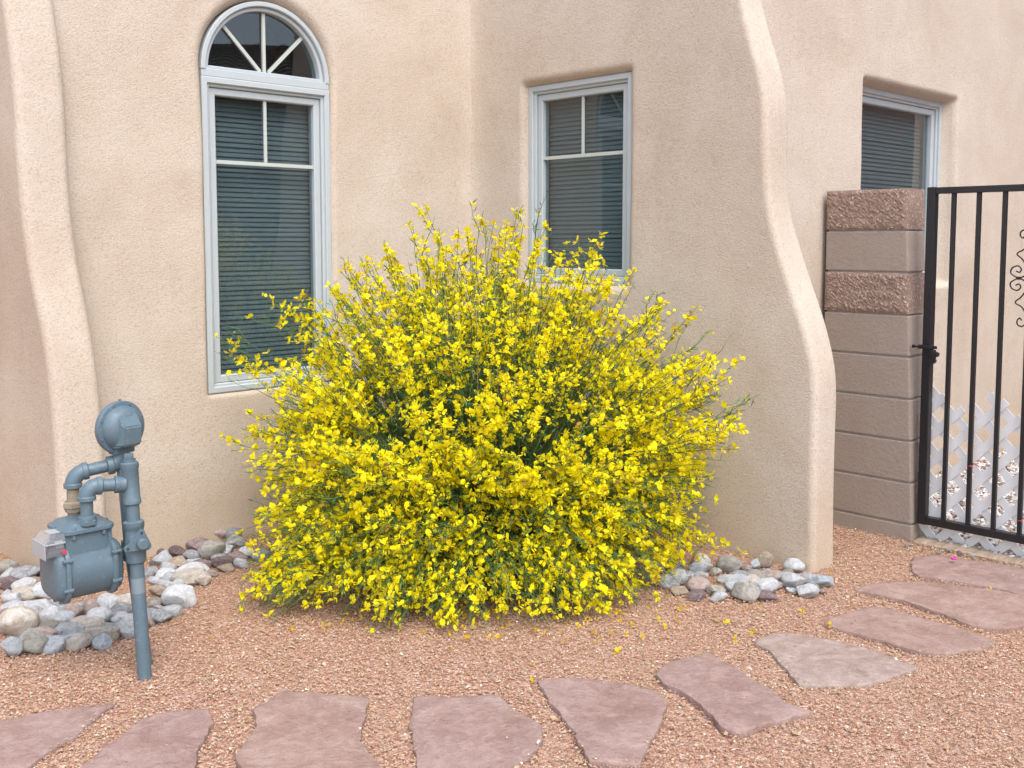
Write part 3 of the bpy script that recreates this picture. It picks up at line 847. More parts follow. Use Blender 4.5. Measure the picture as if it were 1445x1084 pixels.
def flagstone(i, poly):
    cx_ = sum(p[0] for p in poly) / len(poly); cy_ = sum(p[1] for p in poly) / len(poly)
    out = []
    for k in range(len(poly)):
        p, q = poly[k], poly[(k + 1) % len(poly)]
        d = math.hypot(q[0] - p[0], q[1] - p[1]); n = max(2, int(d / .012))
        for s in range(n):
            t = s / n; x = p[0] + (q[0] - p[0]) * t; y = p[1] + (q[1] - p[1]) * t
            nx, ny = -(q[1] - p[1]) / d, (q[0] - p[0]) / d
            w_ = .010 * noise.noise((x * 12, y * 12, i)) + .008 * noise.noise((x * 40, y * 40, i)) + .007 * noise.noise((x * 95, y * 95, i))
            out.append((x + nx * w_ - cx_, y + ny * w_ - cy_))
    # soften the corners of the traced outline
    for _ in range(1):
        out = [((out[k - 1][0] + 2 * out[k][0] + out[(k + 1) % len(out)][0]) / 4, (out[k - 1][1] + 2 * out[k][1] + out[(k + 1) % len(out)][1]) / 4) for k in range(len(out))]
    FLAG_OUT.append([(x + cx_, y + cy_) for x, y in out])
    n = len(out); rings = []
    top = .012 + .003 * (i % 3); tx, ty = random.uniform(-.012, .012), random.uniform(-.012, .012)
    for (sc_, dz) in ((1.0, -.05), (1.003, -.010), (1.0, -.0025), (.992, -.0005), (.965, .0), (.92, .001), (.8, .001), (.62, .001), (.42, .001), (.22, .001)):
        rings.append([(x * sc_, y * sc_, (top + dz + tx * x + ty * y + .0035 * noise.noise((x * sc_ * 7 + i, y * sc_ * 7, 4)) + .0015 * noise.noise((x * sc_ * 30 + i, y * sc_ * 30, 4))) if dz > -.04 else -.03) for x, y in out])
    V = [p for r_ in rings for p in r_] + [(0, 0, top)]
    F = [(r_ * n + k, r_ * n + (k + 1) % n, (r_ + 1) * n + (k + 1) % n, (r_ + 1) * n + k) for r_ in range(len(rings) - 1) for k in range(n)]
    L = len(V) - 1; b = (len(rings) - 1) * n
    F += [(b + k, b + (k + 1) % n, L) for k in range(n)]
    o = mobj('flagstone', V, F, FLAG_M[(0, 0, 1, 0, 0, 0, 2, 1, 1, 0)[i]], None, True, (cx_, cy_, 0))
    bm = bmesh.new(); bm.from_mesh(o.data); bmesh.ops.recalc_face_normals(bm, faces=bm.faces)
    for e in bm.edges:
        if len(e.link_faces) == 2 and e.calc_face_angle(0) > R(45): e.smooth = False
    bm.to_mesh(o.data); bm.free()
    props(o, FLAG_LABELS[i], 'flagstone', 'flagstones of the stepping path')
for i, p in enumerate(FLAG): flagstone(i, p)

# ------------------------------------------------------------------ river rocks
def rock_mesh(seed, angular):
    rnd = random.Random(seed)
    bm = bmesh.new(); bmesh.ops.create_icosphere(bm, subdivisions=3, radius=1)
    planes = []
    for _ in range(rnd.randint(8, 12) if angular else rnd.randint(4, 6)):
        d = Vector((rnd.gauss(0, 1), rnd.gauss(0, 1), rnd.gauss(0, 1))).normalized(); planes.append((d, rnd.uniform(.52, .82) if angular else rnd.uniform(.66, .90)))
    off = rnd.uniform(0, 50)
    for v in bm.verts:
        p = v.co.copy()
        for d, k in planes:
            e = p.dot(d) - k
            if e > 0: p -= d * e * .97
        q = p.normalized()
        p *= 1 + .10 * noise.noise(q * 1.4 + Vector((off, 0, 0))) + .035 * noise.noise(q * 4 + Vector((0, off, 0))) + .012 * noise.noise(q * 11 + Vector((0, off, 2)))
        v.co = p
    mx = [max(abs(v.co[i]) for v in bm.verts) for i in range(3)]
    for v in bm.verts: v.co = Vector((v.co[0] / mx[0], v.co[1] / mx[1], v.co[2] / mx[2]))
    me = bpy.data.meshes.new('river_rock'); bm.to_mesh(me); bm.free()
    me.polygons.foreach_set('use_smooth', [True] * len(me.polygons))
    return me
CNAME = {'w': 'white', 'lg': 'light grey', 'g': 'grey', 'b': 'bluish grey', 'c': 'cream', 't': 'tan', 'gt': 'tan grey', 'p': 'pinkish', 'm': 'mauve', 'd': 'dark mauve', 'o': 'olive grey'}
ORD = ['first', 'second', 'third', 'fourth', 'fifth', 'sixth', 'seventh', 'eighth', 'ninth', 'tenth', 'eleventh', 'twelfth', 'thirteenth', 'fourteenth', 'fifteenth', 'sixteenth', 'seventeenth', 'eighteenth', 'nineteenth', 'twentieth']
def rock_bed(rocks, place, group, nrows, seed0):
    order = sorted(range(len(rocks)), key=lambda k: rocks[k][1])
    per = math.ceil(len(order) / nrows)
    rown = {2: ['front', 'back'], 3: ['front', 'middle', 'back'], 5: ['front', 'second', 'third', 'fourth', 'back']}[nrows]
    for r_ in range(nrows):
        row = sorted(order[r_ * per:(r_ + 1) * per], key=lambda k: rocks[k][0])
        for j, k in enumerate(row):
            x, y, wd, hh, c = rocks[k]
            me = rock_mesh(seed0 + k, k % 5 != 0); me.materials.append(ROCK_M[c])
            rnd = random.Random(seed0 + k)
            wd *= 1.32
            hz = hh * 1.65; o = dobj('river_rock', me, None, (x, y + .01, hz * .36), (rnd.uniform(-.2, .2), rnd.uniform(-.2, .2), rnd.uniform(-.35, .35)), (wd / 2, wd * rnd.uniform(.36, .46), hz / 2))
            size = 'large ' if wd > .11 else ('small ' if wd < .055 else '')
            props(o, f'{size}{CNAME[c]} rock, {ORD[j]} from left in {rown[r_]} row {place}', 'rock', group)
def fill_bed(rocks, n, seed):
    rnd = random.Random(seed); out = list(rocks); tries = 0
    while n > 0 and tries < 6000:
        tries += 1
        b = rnd.choice(rocks); a = rnd.uniform(0, 6.283); d = rnd.uniform(.05, .10)
        x, y = b[0] + d * math.cos(a), b[1] + d * math.sin(a)
        if min(math.hypot(x - r_[0], (y - r_[1])) for r_ in out) < .052: continue
        if sum(1 for r_ in rocks if math.hypot(x - r_[0], y - r_[1]) < .13) < 3: continue
        out.append((x, y, rnd.uniform(.045, .085), rnd.uniform(.026, .045), rnd.choice(['w', 'w', 'lg', 'lg', 'b', 'g', 'c', 'p', 'gt']))); n -= 1
    return out
ROCKS_L = fill_bed(ROCKS_L, 26, 4); ROCKS_R = fill_bed(ROCKS_R, 8, 9)
rock_bed(ROCKS_L, 'of bed beside gas meter', 'river rocks beside the gas meter', 5, 100)
rock_bed(ROCKS_R, 'of bed below right buttress', 'river rocks below the right buttress', 3, 300)

# ------------------------------------------------------------------ gas meter
MX, MY = -1.203, 3.268
meter = empty('gas_meter', (MX, MY, 0))
props(meter, 'grey blue gas meter with round regulator and pipes standing beside white rocks', 'gas meter')
def W(x, y, z): return Vector((x - MX, y - MY, z))
def mpart(mb, name, mat=METER, auto=R(38), parent=None): return mb.build(name, mat, parent or meter, auto=auto)
PR = .0215
# front riser (leans a little), its cap, tee and lock valve
rb, rt = W(-1.203, 3.268, -.03), W(-1.243, 3.290, .72)
def on_r(z): return rb + (rt - rb) * ((z + .03) / .75)
rax = (rt - rb).normalized()
m = MB().tube([rb, on_r(.40)], PR + .001, 20).tube([on_r(.50), on_r(.60)], PR, 20); mpart(m, 'riser')
m = MB().tube_prof(on_r(.575), rax, [(0, .024), (.004, .0285), (.018, .0285), (.022, .0265), (.115, .0265), (.119, .0285), (.136, .0285), (.140, .024)], 24)
m.tube_prof(on_r(.714), rax, [(0, .020), (.010, .020)], 20).hexnut(on_r(.722), rax, .020, .0155); mpart(m, 'tee')
vv = MB().tube_prof(on_r(.385), rax, [(0, .026), (.003, .031), (.032, .033), (.040, .034), (.075, .030), (.10, .029), (.112, .030), (.116, .033), (.134, .033), (.138, .026)], 24)
vd = Vector((.55, -.83, 0)).normalized()
vc = on_r(.458)
vv.tube_prof(vc + vd * .012, vd, [(0, .027), (.026, .026), (.030, .023)], 22)
mpart(vv, 'valve')
# lock wing: a triangular plate with a stub and two eyes
side = Vector((-vd.y, vd.x, 0)); upv = Vector((0, 0, 1))
tri = []
for (s, z, r_) in ((-.036, -.012, .010), (.010, .036, .010), (.026, -.012, .014)):
    tri.append((s, z, r_))
ring = []
for i, (s, z, r_) in enumerate(tri):
    a0 = {0: 120, 1: 20, 2: -90}[i]
    for k in range(6):
        t = R({0: 230 - 30 * k, 1: 130 - 26 * k, 2: 10 - 26 * k}[i]); ring.append((s + r_ * math.cos(t), z + r_ * math.sin(t)))
lw = MB(); lw.loft([[vc + vd * .043 + side * s + upv * z for s, z in ring], [vc + vd * .051 + side * s + upv * z for s, z in ring]])
lw.tube_prof(vc + vd * .051 + side * .010, vd, [(0, .019), (.018, .018), (.021, .015)], 20)
mpart(lw, 'lock_wing')
m = MB()
for s, z in ((-.034, -.012), (.010, .034)):
    m.tube_prof(vc + vd * .0515 + side * s + upv * z, vd, [(0, .0045), (.0012, .0045)], 12)
mpart(m, 'lock_hole', GASKET)
m = MB().tube_prof(on_r(.285), rax, [(0, .0229), (.050, .0229)], 20); mpart(m, 'tape_band', TAPE)
# front pipe from the tee to the front port
def elbow(p0, corner, p1, rad, n=8):
    p0, c, p1 = Vector(p0), Vector(corner), Vector(p1)
    a = (p0 - c).normalized() * rad; b = (p1 - c).normalized() * rad
    return [c + a * (1 - math.sin(t)) + b * (1 - math.cos(t)) for t in [math.pi / 2 * k / n for k in range(n + 1)]]
teec = on_r(.643)
fe = W(-1.355, 3.217, .651); fp = W(-1.355, 3.217, .53)
m = MB().tube([teec, fe + (teec - fe).normalized() * .03], .0205, 20); mpart(m, 'pipe')
d1 = (fe - teec).normalized()
m = MB().tube_prof(teec + d1 * .018, d1, [(0, .027), (.006, .0265), (.018, .026), (.022, .0275), (.032, .0275), (.034, .022)], 22); mpart(m, 'tee_outlet')
m = MB().tube(elbow(teec, fe, fp, .036), .0255, 20)
m.tube_prof(fe + (teec - fe).normalized() * .030, (teec - fe), [(0, .0265), (.003, .029), (.016, .029), (.019, .024)], 22)
m.tube_prof(fe + Vector((0, 0, -.030)), (0, 0, -1), [(0, .0265), (.003, .029), (.014, .029), (.017, .024)], 22); mpart(m, 'elbow')
m = MB().tube([fe + Vector((0, 0, -.04)), W(-1.355, 3.217, .515)], .0195, 20); mpart(m, 'nipple')
m = MB().hexnut(W(-1.355, 3.217, .527), (0, 0, 1), .018, .031).tube_prof(W(-1.355, 3.217, .545), (0, 0, 1), [(0, .027), (.010, .026), (.012, .022)], 22); mpart(m, 'union_nut', METER)
# rear pipe from the regulator to the rear port
re_ = W(-1.434, 3.303, .672); rp = W(-1.434, 3.303, .54); ge = W(-1.301, 3.380, .693)
m = MB().tube([ge, re_ + (ge - re_).normalized() * .03], .0205, 20); mpart(m, 'pipe')
m = MB().tube(elbow(ge, re_, rp, .036), .0255, 20)
m.tube_prof(re_ + (ge - re_).normalized() * .030, (ge - re_), [(0, .0265), (.003, .029), (.016, .029), (.019, .024)], 22)
m.tube_prof(re_ + Vector((0, 0, -.030)), (0, 0, -1), [(0, .0265), (.003, .029), (.014, .029), (.017, .024)], 22); mpart(m, 'elbow')
m = MB().tube([re_ + Vector((0, 0, -.04)), W(-1.434, 3.303, .52)], .0195, 20); mpart(m, 'nipple', RUST)
m = MB().hexnut(W(-1.434, 3.303, .560), (0, 0, 1), .022, .033).tube_prof(W(-1.434, 3.303, .548), (0, 0, 1), [(0, .026), (.012, .029)], 22); mpart(m, 'union_nut', RUST)
# regulator: elbow, flange, diaphragm case and spring housing
gx = Vector((.82, -.57, 0)).normalized(); gs = Vector((gx.y, -gx.x, 0)) * -1
d2 = (re_ - ge).normalized()
m = MB().tube(elbow(ge + d2 * .05, ge, ge + Vector((0, 0, .06)), .034), .027, 20)
m.tube_prof(ge + d2 * .026, d2, [(0, .028), (.003, .031), (.020, .031), (.023, .024)], 22); mpart(m, 'elbow')
gc = W(-1.300, 3.372, .813)
m = MB().tube([ge + Vector((0, 0, .025)), gc + Vector((0, 0, -.055))], .024, 20)
fl = ge + Vector((0, 0, .034))
rr = [(gs * x + gx * y) for x, y, _ in rrect(.042, .024, .018, 0, 4)]
m.loft([[fl + p * .95 for p in rr], [fl + p + Vector((0, 0, .003)) for p in rr], [fl + p + Vector((0, 0, .026)) for p in rr], [fl + p * .95 + Vector((0, 0, .029)) for p in rr]])
for s in (-1, 1): m.hexnut(fl + gs * .031 * s + Vector((0, 0, .029)), (0, 0, 1), .008, .008)
mpart(m, 'flange')
m = MB().tube_prof(gc, gx, [(-.075, .020), (-.068, .045), (-.040, .066), (-.014, .072), (-.012, .087), (-.004, .0885), (.006, .0885), (.010, .086), (.012, .074), (.026, .070), (.040, .058), (.048, .040), (.050, .0)], 40)
case = mpart(m, 'regulator')
for k in range(8):
    t = R(22.5 + 45 * k)
    m = MB().hexnut(gc + gx * .0095 + (gs * math.cos(t) + upv * math.sin(t)) * .0805, gx, .004, .0042); mpart(m, 'bolt', METER, None, case)
# faceted spring housing on the case
def PG(s, z, d): return gc + gs * s + upv * z + gx * d
w0, w1 = .034, .031
V = [PG(-w0, .066, .026), PG(w0, .066, .026), PG(-w1, .010, .074), PG(w1, .010, .074), PG(-w1, -.052, .070), PG(w1, -.052, .070), PG(-w0, -.068, .024), PG(w0, -.068, .024),
     PG(-w0 - .012, .054, .010), PG(w0 + .012, .054, .010), PG(-w0 - .014, -.060, .010), PG(w0 + .014, -.060, .010)]
F = [(0, 1, 3, 2), (2, 3, 5, 4), (4, 5, 7, 6), (8, 0, 2), (8, 2, 4, 10), (10, 4, 6), (1, 9, 3), (3, 9, 11, 5), (5, 11, 7), (8, 10, 6, 7, 11, 9, 1, 0)]
bm = bmesh.new(); vv_ = [bm.verts.new(p) for p in V]
for f in F: bm.faces.new([vv_[i] for i in f])
bmesh.ops.recalc_face_normals(bm, faces=bm.faces)
bmesh.ops.bevel(bm, geom=bm.edges[:], offset=.004, segments=2, affect='EDGES')
me = bpy.data.meshes.new('spring_housing'); bm.to_mesh(me); bm.free(); me.materials.append(METER)
dobj('spring_housing', me, case)
m = MB().tube([gc + upv * .086, gc + upv * .094], .005, 10); mpart(m, 'vent', METER, None, case)
# rear riser behind the front one
m = MB().tube([W(-1.236, 3.385, -.03), W(-1.283, 3.381, .40), W(-1.299, 3.380, .672)], .0195, 18); mpart(m, 'riser')
m = MB().tube_prof(W(-1.280, 3.381, .36), (-.11, 0, 1), [(0, .022), (.004, .026), (.02, .027), (.024, .033), (.046, .033), (.05, .027), (.07, .026)], 8); mpart(m, 'union_nut')
m = MB().tube([W(-1.268, 3.362, .26), W(-1.262, 3.352, .12), W(-1.250, 3.345, .0)], .0028, 8); mpart(m, 'tracer_wire', TAPE)
m = MB().tube_prof(W(-1.261, 3.383, .20), (-.11, 0, 1), [(0, .0207), (.035, .0207)], 18); mpart(m, 'tape_band', TAPE)
# meter body ( own frame : x along the front face, y to the back )
bodyE = empty('meter_body', W(-1.395, 3.26, 0), R(44), meter)
def bpart(mb, name, mat=METER, auto=R(38)): return mb.build(name, mat, bodyE, auto=auto)
def body_ring(x, k=1.0, top=.512, grow=0.0):
    pr = [(-.066, top), (-.067, .455), (-.072, .432), (-.084, .410), (-.089, .385), (-.087, .355), (-.076, .322), (-.056, .299), (-.028, .288), (0, .285)]
    full = pr + [(-y, z) for y, z in reversed(pr[:-1])]
    zc0 = .385
    return [(x, y * k + (grow if y > 0 else -grow if y < 0 else 0), zc0 + (z - zc0) * k - (grow if z < .3 else 0)) for y, z in full]
m = MB().loft([body_ring(-.074), body_ring(.074)]); bpart(m, 'case')
# flanged side covers
def cov_ring(x, k):
    out = []
    for i in range(36):
        t = 2 * math.pi * i / 36; cs, sn = math.cos(t), math.sin(t)
        e = 2 / 3.6
        out.append((x, math.copysign(abs(cs) ** e, cs) * .096 * k, .376 + math.copysign(abs(sn) ** e, sn) * .094 * k))
    return out
for s in (-1, 1):
    m = MB().loft([cov_ring(s * .066, .96), cov_ring(s * .069, 1.0), cov_ring(s * .079, 1.0), cov_ring(s * .082, .98), cov_ring(s * .083, .90), cov_ring(s * .098, .86), cov_ring(s * .106, .76), cov_ring(s * .109, .55), cov_ring(s * .109, .2)])
    cv = bpart(m, 'side_cover')
    for (y, z) in ((-.090, .43), (-.090, .335), (.090, .43), (.090, .335), (0, .287), (.05, .293), (-.05, .293)):
        q = MB().tube_prof(Vector((s * .062, y, z)), (s, 0, 0), [(0, .0065), (.006, .0065), (.007, .009), (.013, .009), (.013, .0065), (.030, .0065)], 10)
        q.build('bolt', METER, cv, auto=R(35))
# upper neck and bolted top cover
m = MB().loft([rrect(.070, .070, .018, .43), rrect(.070, .070, .018, .512)]); bpart(m, 'neck')
m = MB().loft([rrect(.080, .080, .026, .506), rrect(.083, .083, .028, .509), rrect(.083, .083, .028, .519), rrect(.079, .079, .027, .522), rrect(.072, .072, .026, .524), rrect(.064, .064, .026, .534), rrect(.040, .050, .024, .539)])
tc = bpart(m, 'top_cover')
for (x, y) in ((-.05, -.074), (.045, -.074), (-.074, 0), (.074, -.02), (.074, .05), (-.05, .074), (.045, .074)):
    q = MB().tube_prof(Vector((x, y, .492)), (0, 0, 1), [(0, .006), (.014, .006)], 10).hexnut((x, y, .519), (0, 0, 1), .007, .0075); q.build('bolt', METER, tc)
# reading box: clear cover, grey back, dial drum, red knob
CLEAR = NT('clear_plastic'); b_ = CLEAR.n('ShaderNodeBsdfPrincipled'); b_.inputs['Base Color'].default_value = (.50, .53, .58, 1); b_.inputs['Roughness'].default_value = .25
tr_ = CLEAR.n('ShaderNodeBsdfTransparent'); mx_ = CLEAR.n('ShaderNodeMixShader'); mx_.inputs[0].default_value = .24
CLEAR.l(tr_.outputs[0], mx_.inputs[1]); CLEAR.l(b_.outputs[0], mx_.inputs[2]); CLEAR = CLEAR.done(mx_)
GREY = m_paint('grey_plastic', (.22, .24, .26), .5); DARK = m_paint('dark_plastic', (.06, .055, .06), .5); PALE = m_paint('pale_plastic', (.34, .36, .38), .4); KNOB = m_paint('red_plastic', (.55, .05, .08), .35)
ix = empty('index_box', (-.075, -.02, .487), 0, bodyE)
ib = MB().bbox((-.060, -.055, -.040), (.0, .045, .0), .006)
ib.loft([[(-.062, -.057, .0), (.0, -.057, .0), (.0, .047, .0), (-.062, .047, .0)], [(-.040, -.050, .028), (.0, -.050, .028), (.0, .040, .028), (-.040, .040, .028)]])
ixo = ib.build('index_cover', CLEAR, bodyE, loc=(-.078, -.02, .487))
bpy.data.objects.remove(ix)
MB().bbox((-.050, -.048, -.034), (-.002, .038, -.020), .004).build('index_base', DARK, ixo)
MB().bbox((-.046, -.051, -.019), (-.028, -.030, .004), .002).build('index_drum', DARK, ixo)
MB().tube([(-.027, -.040, -.006), (-.004, -.040, -.006)], .013, 16).build('index_drum', GREY, ixo, auto=R(40))
MB().bbox((-.064, -.059, -.044), (-.0605, .049, .006), .0015).bbox((-.0600, -.0605, .0005), (.0, -.0575, .0055), .001).build('index_rim', PALE, ixo)
MB().bbox((-.038, -.030, .0285), (-.004, .020, .031), .001).build('index_label', PALE, ixo)
MB().tube([(-.006, -.058, -.026), (-.006, -.066, -.026)], .007, 14).build('index_knob', KNOB, ixo, auto=R(40))

# ------------------------------------------------------------------ gravel: crushed granite chips
OCT_V = np.array([[1, 0, 0], [-1, 0, 0], [0, 1, 0], [0, -1, 0], [0, 0, 1], [0, 0, -1]], dtype=np.float32)
OCT_F = np.array([[0, 2, 4], [2, 1, 4], [1, 3, 4], [3, 0, 4], [2, 0, 5], [1, 2, 5], [3, 1, 5], [0, 3, 5]], dtype=np.int32)
def chip_mesh(name, pts, z, size, cols, mat, g, flat=.65):
    n = len(pts)
    T = OCT_V[None] * (1 + g.uniform(-.38, .30, (n, 6, 1))) + g.uniform(-.28, .28, (n, 6, 3))
    T[:, :, 2] *= flat
    a = g.uniform(0, 2 * np.pi, n); b = g.normal(0, .38, n)
    ca, sa, cb, sb = np.cos(a), np.sin(a), np.cos(b), np.sin(b)
    x = T[:, :, 0] * ca[:, None] - T[:, :, 1] * sa[:, None]; y = T[:, :, 0] * sa[:, None] + T[:, :, 1] * ca[:, None]; zz = T[:, :, 2]
    y2 = y * cb[:, None] - zz * sb[:, None]; z2 = y * sb[:, None] + zz * cb[:, None]
    V = np.stack([x, y2, z2], -1) * (size[:, None, None] * .5)
    V[:, :, 0] += pts[:, 0:1]; V[:, :, 1] += pts[:, 1:2]; V[:, :, 2] += z[:, None]
    F = OCT_F[None] + (np.arange(n, dtype=np.int32) * 6)[:, None, None]
    return fast_mesh(name, V.reshape(-1, 3), F.reshape(-1, 3), mat, False, np.repeat(cols, 6, axis=0))
def poly_mask(pts, poly):
    x, y = pts[:, 0], pts[:, 1]; c = np.zeros(len(pts), bool); P = np.array(poly); j = len(P) - 1
    for i in range(len(P)):
        xi, yi = P[i]; xj, yj = P[j]
        with np.errstate(divide='ignore', invalid='ignore'):
            t = ((yi > y) != (yj > y)) & (x < (xj - xi) * (y - yi) / (yj - yi) + xi)
        c ^= t; j = i
    return c
def in_house(pts, pad=0.0):
    dx, dy = pts[:, 0] - CORNER[0], pts[:, 1] - CORNER[1]
    a = dx * UX + dy * UY; b = dx * UY - dy * UX
    return ((b < 0.0 - pad) & (a > -2.42)) | ((a > 0 - pad) & (a < THK) & (b < 2.2)) | ((a > 0) & (b < CB)) | (b < -.72) | ((a > -2.42) & (a < -2.22) & (b < .2)) , a, b
def build_gravel():
    g = np.random.default_rng(5)
    A = np.column_stack([g.uniform(-2.6, 2.9, 250000), g.uniform(2.35, 5.2, 250000)])
    keep = (np.abs(A[:, 0]) < .60 * A[:, 1] + .15)
    A = A[keep]
    h, a, b = in_house(A)
    side_yard = (a > .80) & (b > CB)
    A = A[~h & ~side_yard]
    on = np.zeros(len(A), bool)
    for p in FLAG_OUT: on |= poly_mask(A, p)
    inner = np.zeros(len(A), bool)
    for p in FLAG_OUT:
        q = np.array(p); c_ = q.mean(0); inner |= poly_mask(A, (c_ + (q - c_) * .955).tolist())
    stray = on & ((g.random(len(A)) < .004) | (~inner & (g.random(len(A)) < .30 * np.clip(np.sin(A[:, 0] * 9) + np.sin(A[:, 1] * 11 + 2), 0, 1.2))))
    A = A[~on | stray]; on = (on | stray)[~on | stray] & True
    on2 = np.zeros(len(A), bool)
    for p in FLAG_OUT: on2 |= poly_mask(A, p)
    n = len(A)
    size = (.0038 + .0055 * g.random(n) ** 1.6) * np.where(g.random(n) < .03, 1.9, 1.0)
    pal = np.array([[.47, .275, .18], [.42, .230, .145], [.52, .325, .222], [.36, .185, .120], [.56, .40, .285], [.68, .58, .49], [.30, .195, .145], [.50, .300, .20]])
    wts = np.array([.27, .20, .21, .09, .12, .035, .03, .045])
    idx = g.choice(len(pal), n, p=wts); cols = pal[idx] * np.array([.90, .98, .95]) * g.uniform(.84, 1.14, (n, 1))
    z = np.where(on2, .016, .004) + g.uniform(-.002, .004, n)
    me = chip_mesh('gravel', A, z, size, cols, GRAVEL, g, .55)
    o = dobj('gravel', me); props(o, 'reddish crushed granite chips covering the yard', 'gravel', kind='stuff')
build_gravel()
def build_side_pebbles():
    g = np.random.default_rng(8); n = 16000
    a = g.uniform(.80, 4.0, n); b = g.uniform(CB + .02, 3.6, n)
    k = ~((a < .97) & (b < 2.31)); a, b = a[k], b[k]; n = len(a)
    P = np.column_stack([CORNER[0] + a * UX + b * UY, CORNER[1] + a * UY - b * UX])
    size = g.uniform(.016, .040, n)
    pal = np.array([[.55, .52, .49], [.40, .37, .35], [.66, .62, .58], [.28, .25, .24], [.50, .40, .34], [.20, .18, .18]])
    cols = pal[g.choice(6, n, p=[.26, .2, .2, .12, .14, .08])] * g.uniform(.8, 1.15, (n, 1))
    me = chip_mesh('side_yard_pebbles', P, .006 + g.uniform(0, .012, n), size, cols, PEBBLE, g, .7)
    props(dobj('side_yard_pebbles', me), 'pale grey and tan pebbles behind the iron gate', 'pebbles', kind='stuff')
build_side_pebbles()

# ------------------------------------------------------------------ broom bush
bush = empty('broom_bush', (-.12, 4.50, 0))
props(bush, 'large rounded broom bush covered in bright yellow flowers in the house corner', 'bush')
BC = np.array([-.12, 4.50, 0.0])
def bez(p0, p1, p2, t):
    t = t[None, :, None]
    return (1 - t) ** 2 * p0[:, None] + 2 * t * (1 - t) * p1[:, None] + t * t * p2[:, None]
def bez_t(p0, p1, p2, t):
    t = t[:, None]; d = 2 * (1 - t) * (p1 - p0) + 2 * t * (p2 - p1)
    return d / np.linalg.norm(d, axis=1, keepdims=True)
def bez_p(p0, p1, p2, t):
    t = t[:, None]; return (1 - t) ** 2 * p0 + 2 * t * (1 - t) * p1 + t * t * p2
def tubes(name, p0, p1, p2, r0, r1, K, c0, c1, mat, g):
    n = len(p0); t = np.linspace(0, 1, K); P = bez(p0, p1, p2, t)
    P[:, 1:-1] += g.normal(0, .004, (n, K - 2, 3))
    d = np.gradient(P, axis=1); d /= np.linalg.norm(d, axis=2, keepdims=True)
    ref = np.where(np.abs(d[:, :, 2:3]) > .9, np.array([1.0, 0, 0]), np.array([0, 0, 1.0]))
    a = np.cross(d, ref); a /= np.linalg.norm(a, axis=2, keepdims=True); b = np.cross(d, a)
    rad = (r0[:, None] * (1 - t) + r1[:, None] * t)[:, :, None]
    V = np.stack([P + rad * (a * math.cos(q) + b * math.sin(q)) for q in (0, 2.094, 4.189)], axis=2)
    base = (np.arange(n)[:, None] * K + np.arange(K - 1)[None]) * 3
    F = []
    for k in range(3):
        k2 = (k + 1) % 3; F.append(np.stack([base + k, base + k2, base + 3 + k2, base + 3 + k], -1))
    F = np.stack(F, 2).reshape(-1, 4)
    cols = (c0[:, None] * (1 - t)[None, :, None] + c1[:, None] * t[None, :, None])
    cols = np.repeat(cols[:, :, None, :], 3, axis=2).reshape(-1, 3)
    return fast_mesh(name, V.reshape(-1, 3), F, mat, True, cols)

# pea flower : upright standard, two wings, keel   (y forward, z up, unit about 1)
FL_V = np.array([[0, 0, 0], [-.30, .10, .22], [.30, .10, .22], [-.46, .06, .58], [0, .10, .55], [.46, .06, .58], [-.26, -.10, .92], [0, -.14, .98], [.26, -.10, .92],
                 [-.10, .30, .10], [-.42, .46, .02], [-.40, .80, -.12], [-.10, .66, -.16],
                 [.10, .30, .10], [.42, .46, .02], [.40, .80, -.12], [.10, .66, -.16],
                 [-.09, .30, -.14], [.09, .30, -.14], [0, .78, -.40], [0, .40, -.34]], dtype=np.float32)
FL_F = np.array([[0, 2, 4], [0, 4, 1], [1, 4, 3], [2, 5, 4], [3, 4, 7], [3, 7, 6], [4, 5, 8], [4, 8, 7],
                 [0, 9, 10], [9, 12, 11], [9, 11, 10], [0, 14, 13], [13, 15, 16], [13, 14, 15],
                 [0, 17, 20], [0, 20, 18], [17, 19, 20], [18, 20, 19]], dtype=np.int32)
def frames(f, g):
    n = len(f); f = f / np.linalg.norm(f, axis=1, keepdims=True)
    up = np.tile(np.array([0, 0, 1.0]), (n, 1)) + g.normal(0, .45, (n, 3))
    x = np.cross(f, up); x /= np.linalg.norm(x, axis=1, keepdims=True); z = np.cross(x, f)
    return np.stack([x, f, z], 1)       # rows: local axes in world
def flower_mesh(name, pos, fr, size, cols, g, jitter=.14):
    n = len(pos); T = FL_V[None] * (1 + g.normal(0, jitter, (n, len(FL_V), 1)))
    V = np.einsum('nij,njk->nik', T, fr) * size[:, None, None] + pos[:, None]
    F = FL_F[None] + (np.arange(n, dtype=np.int32) * len(FL_V))[:, None, None]
    return fast_mesh(name, V.reshape(-1, 3), F.reshape(-1, 3), PETAL, False, np.repeat(cols, len(FL_V), axis=0))

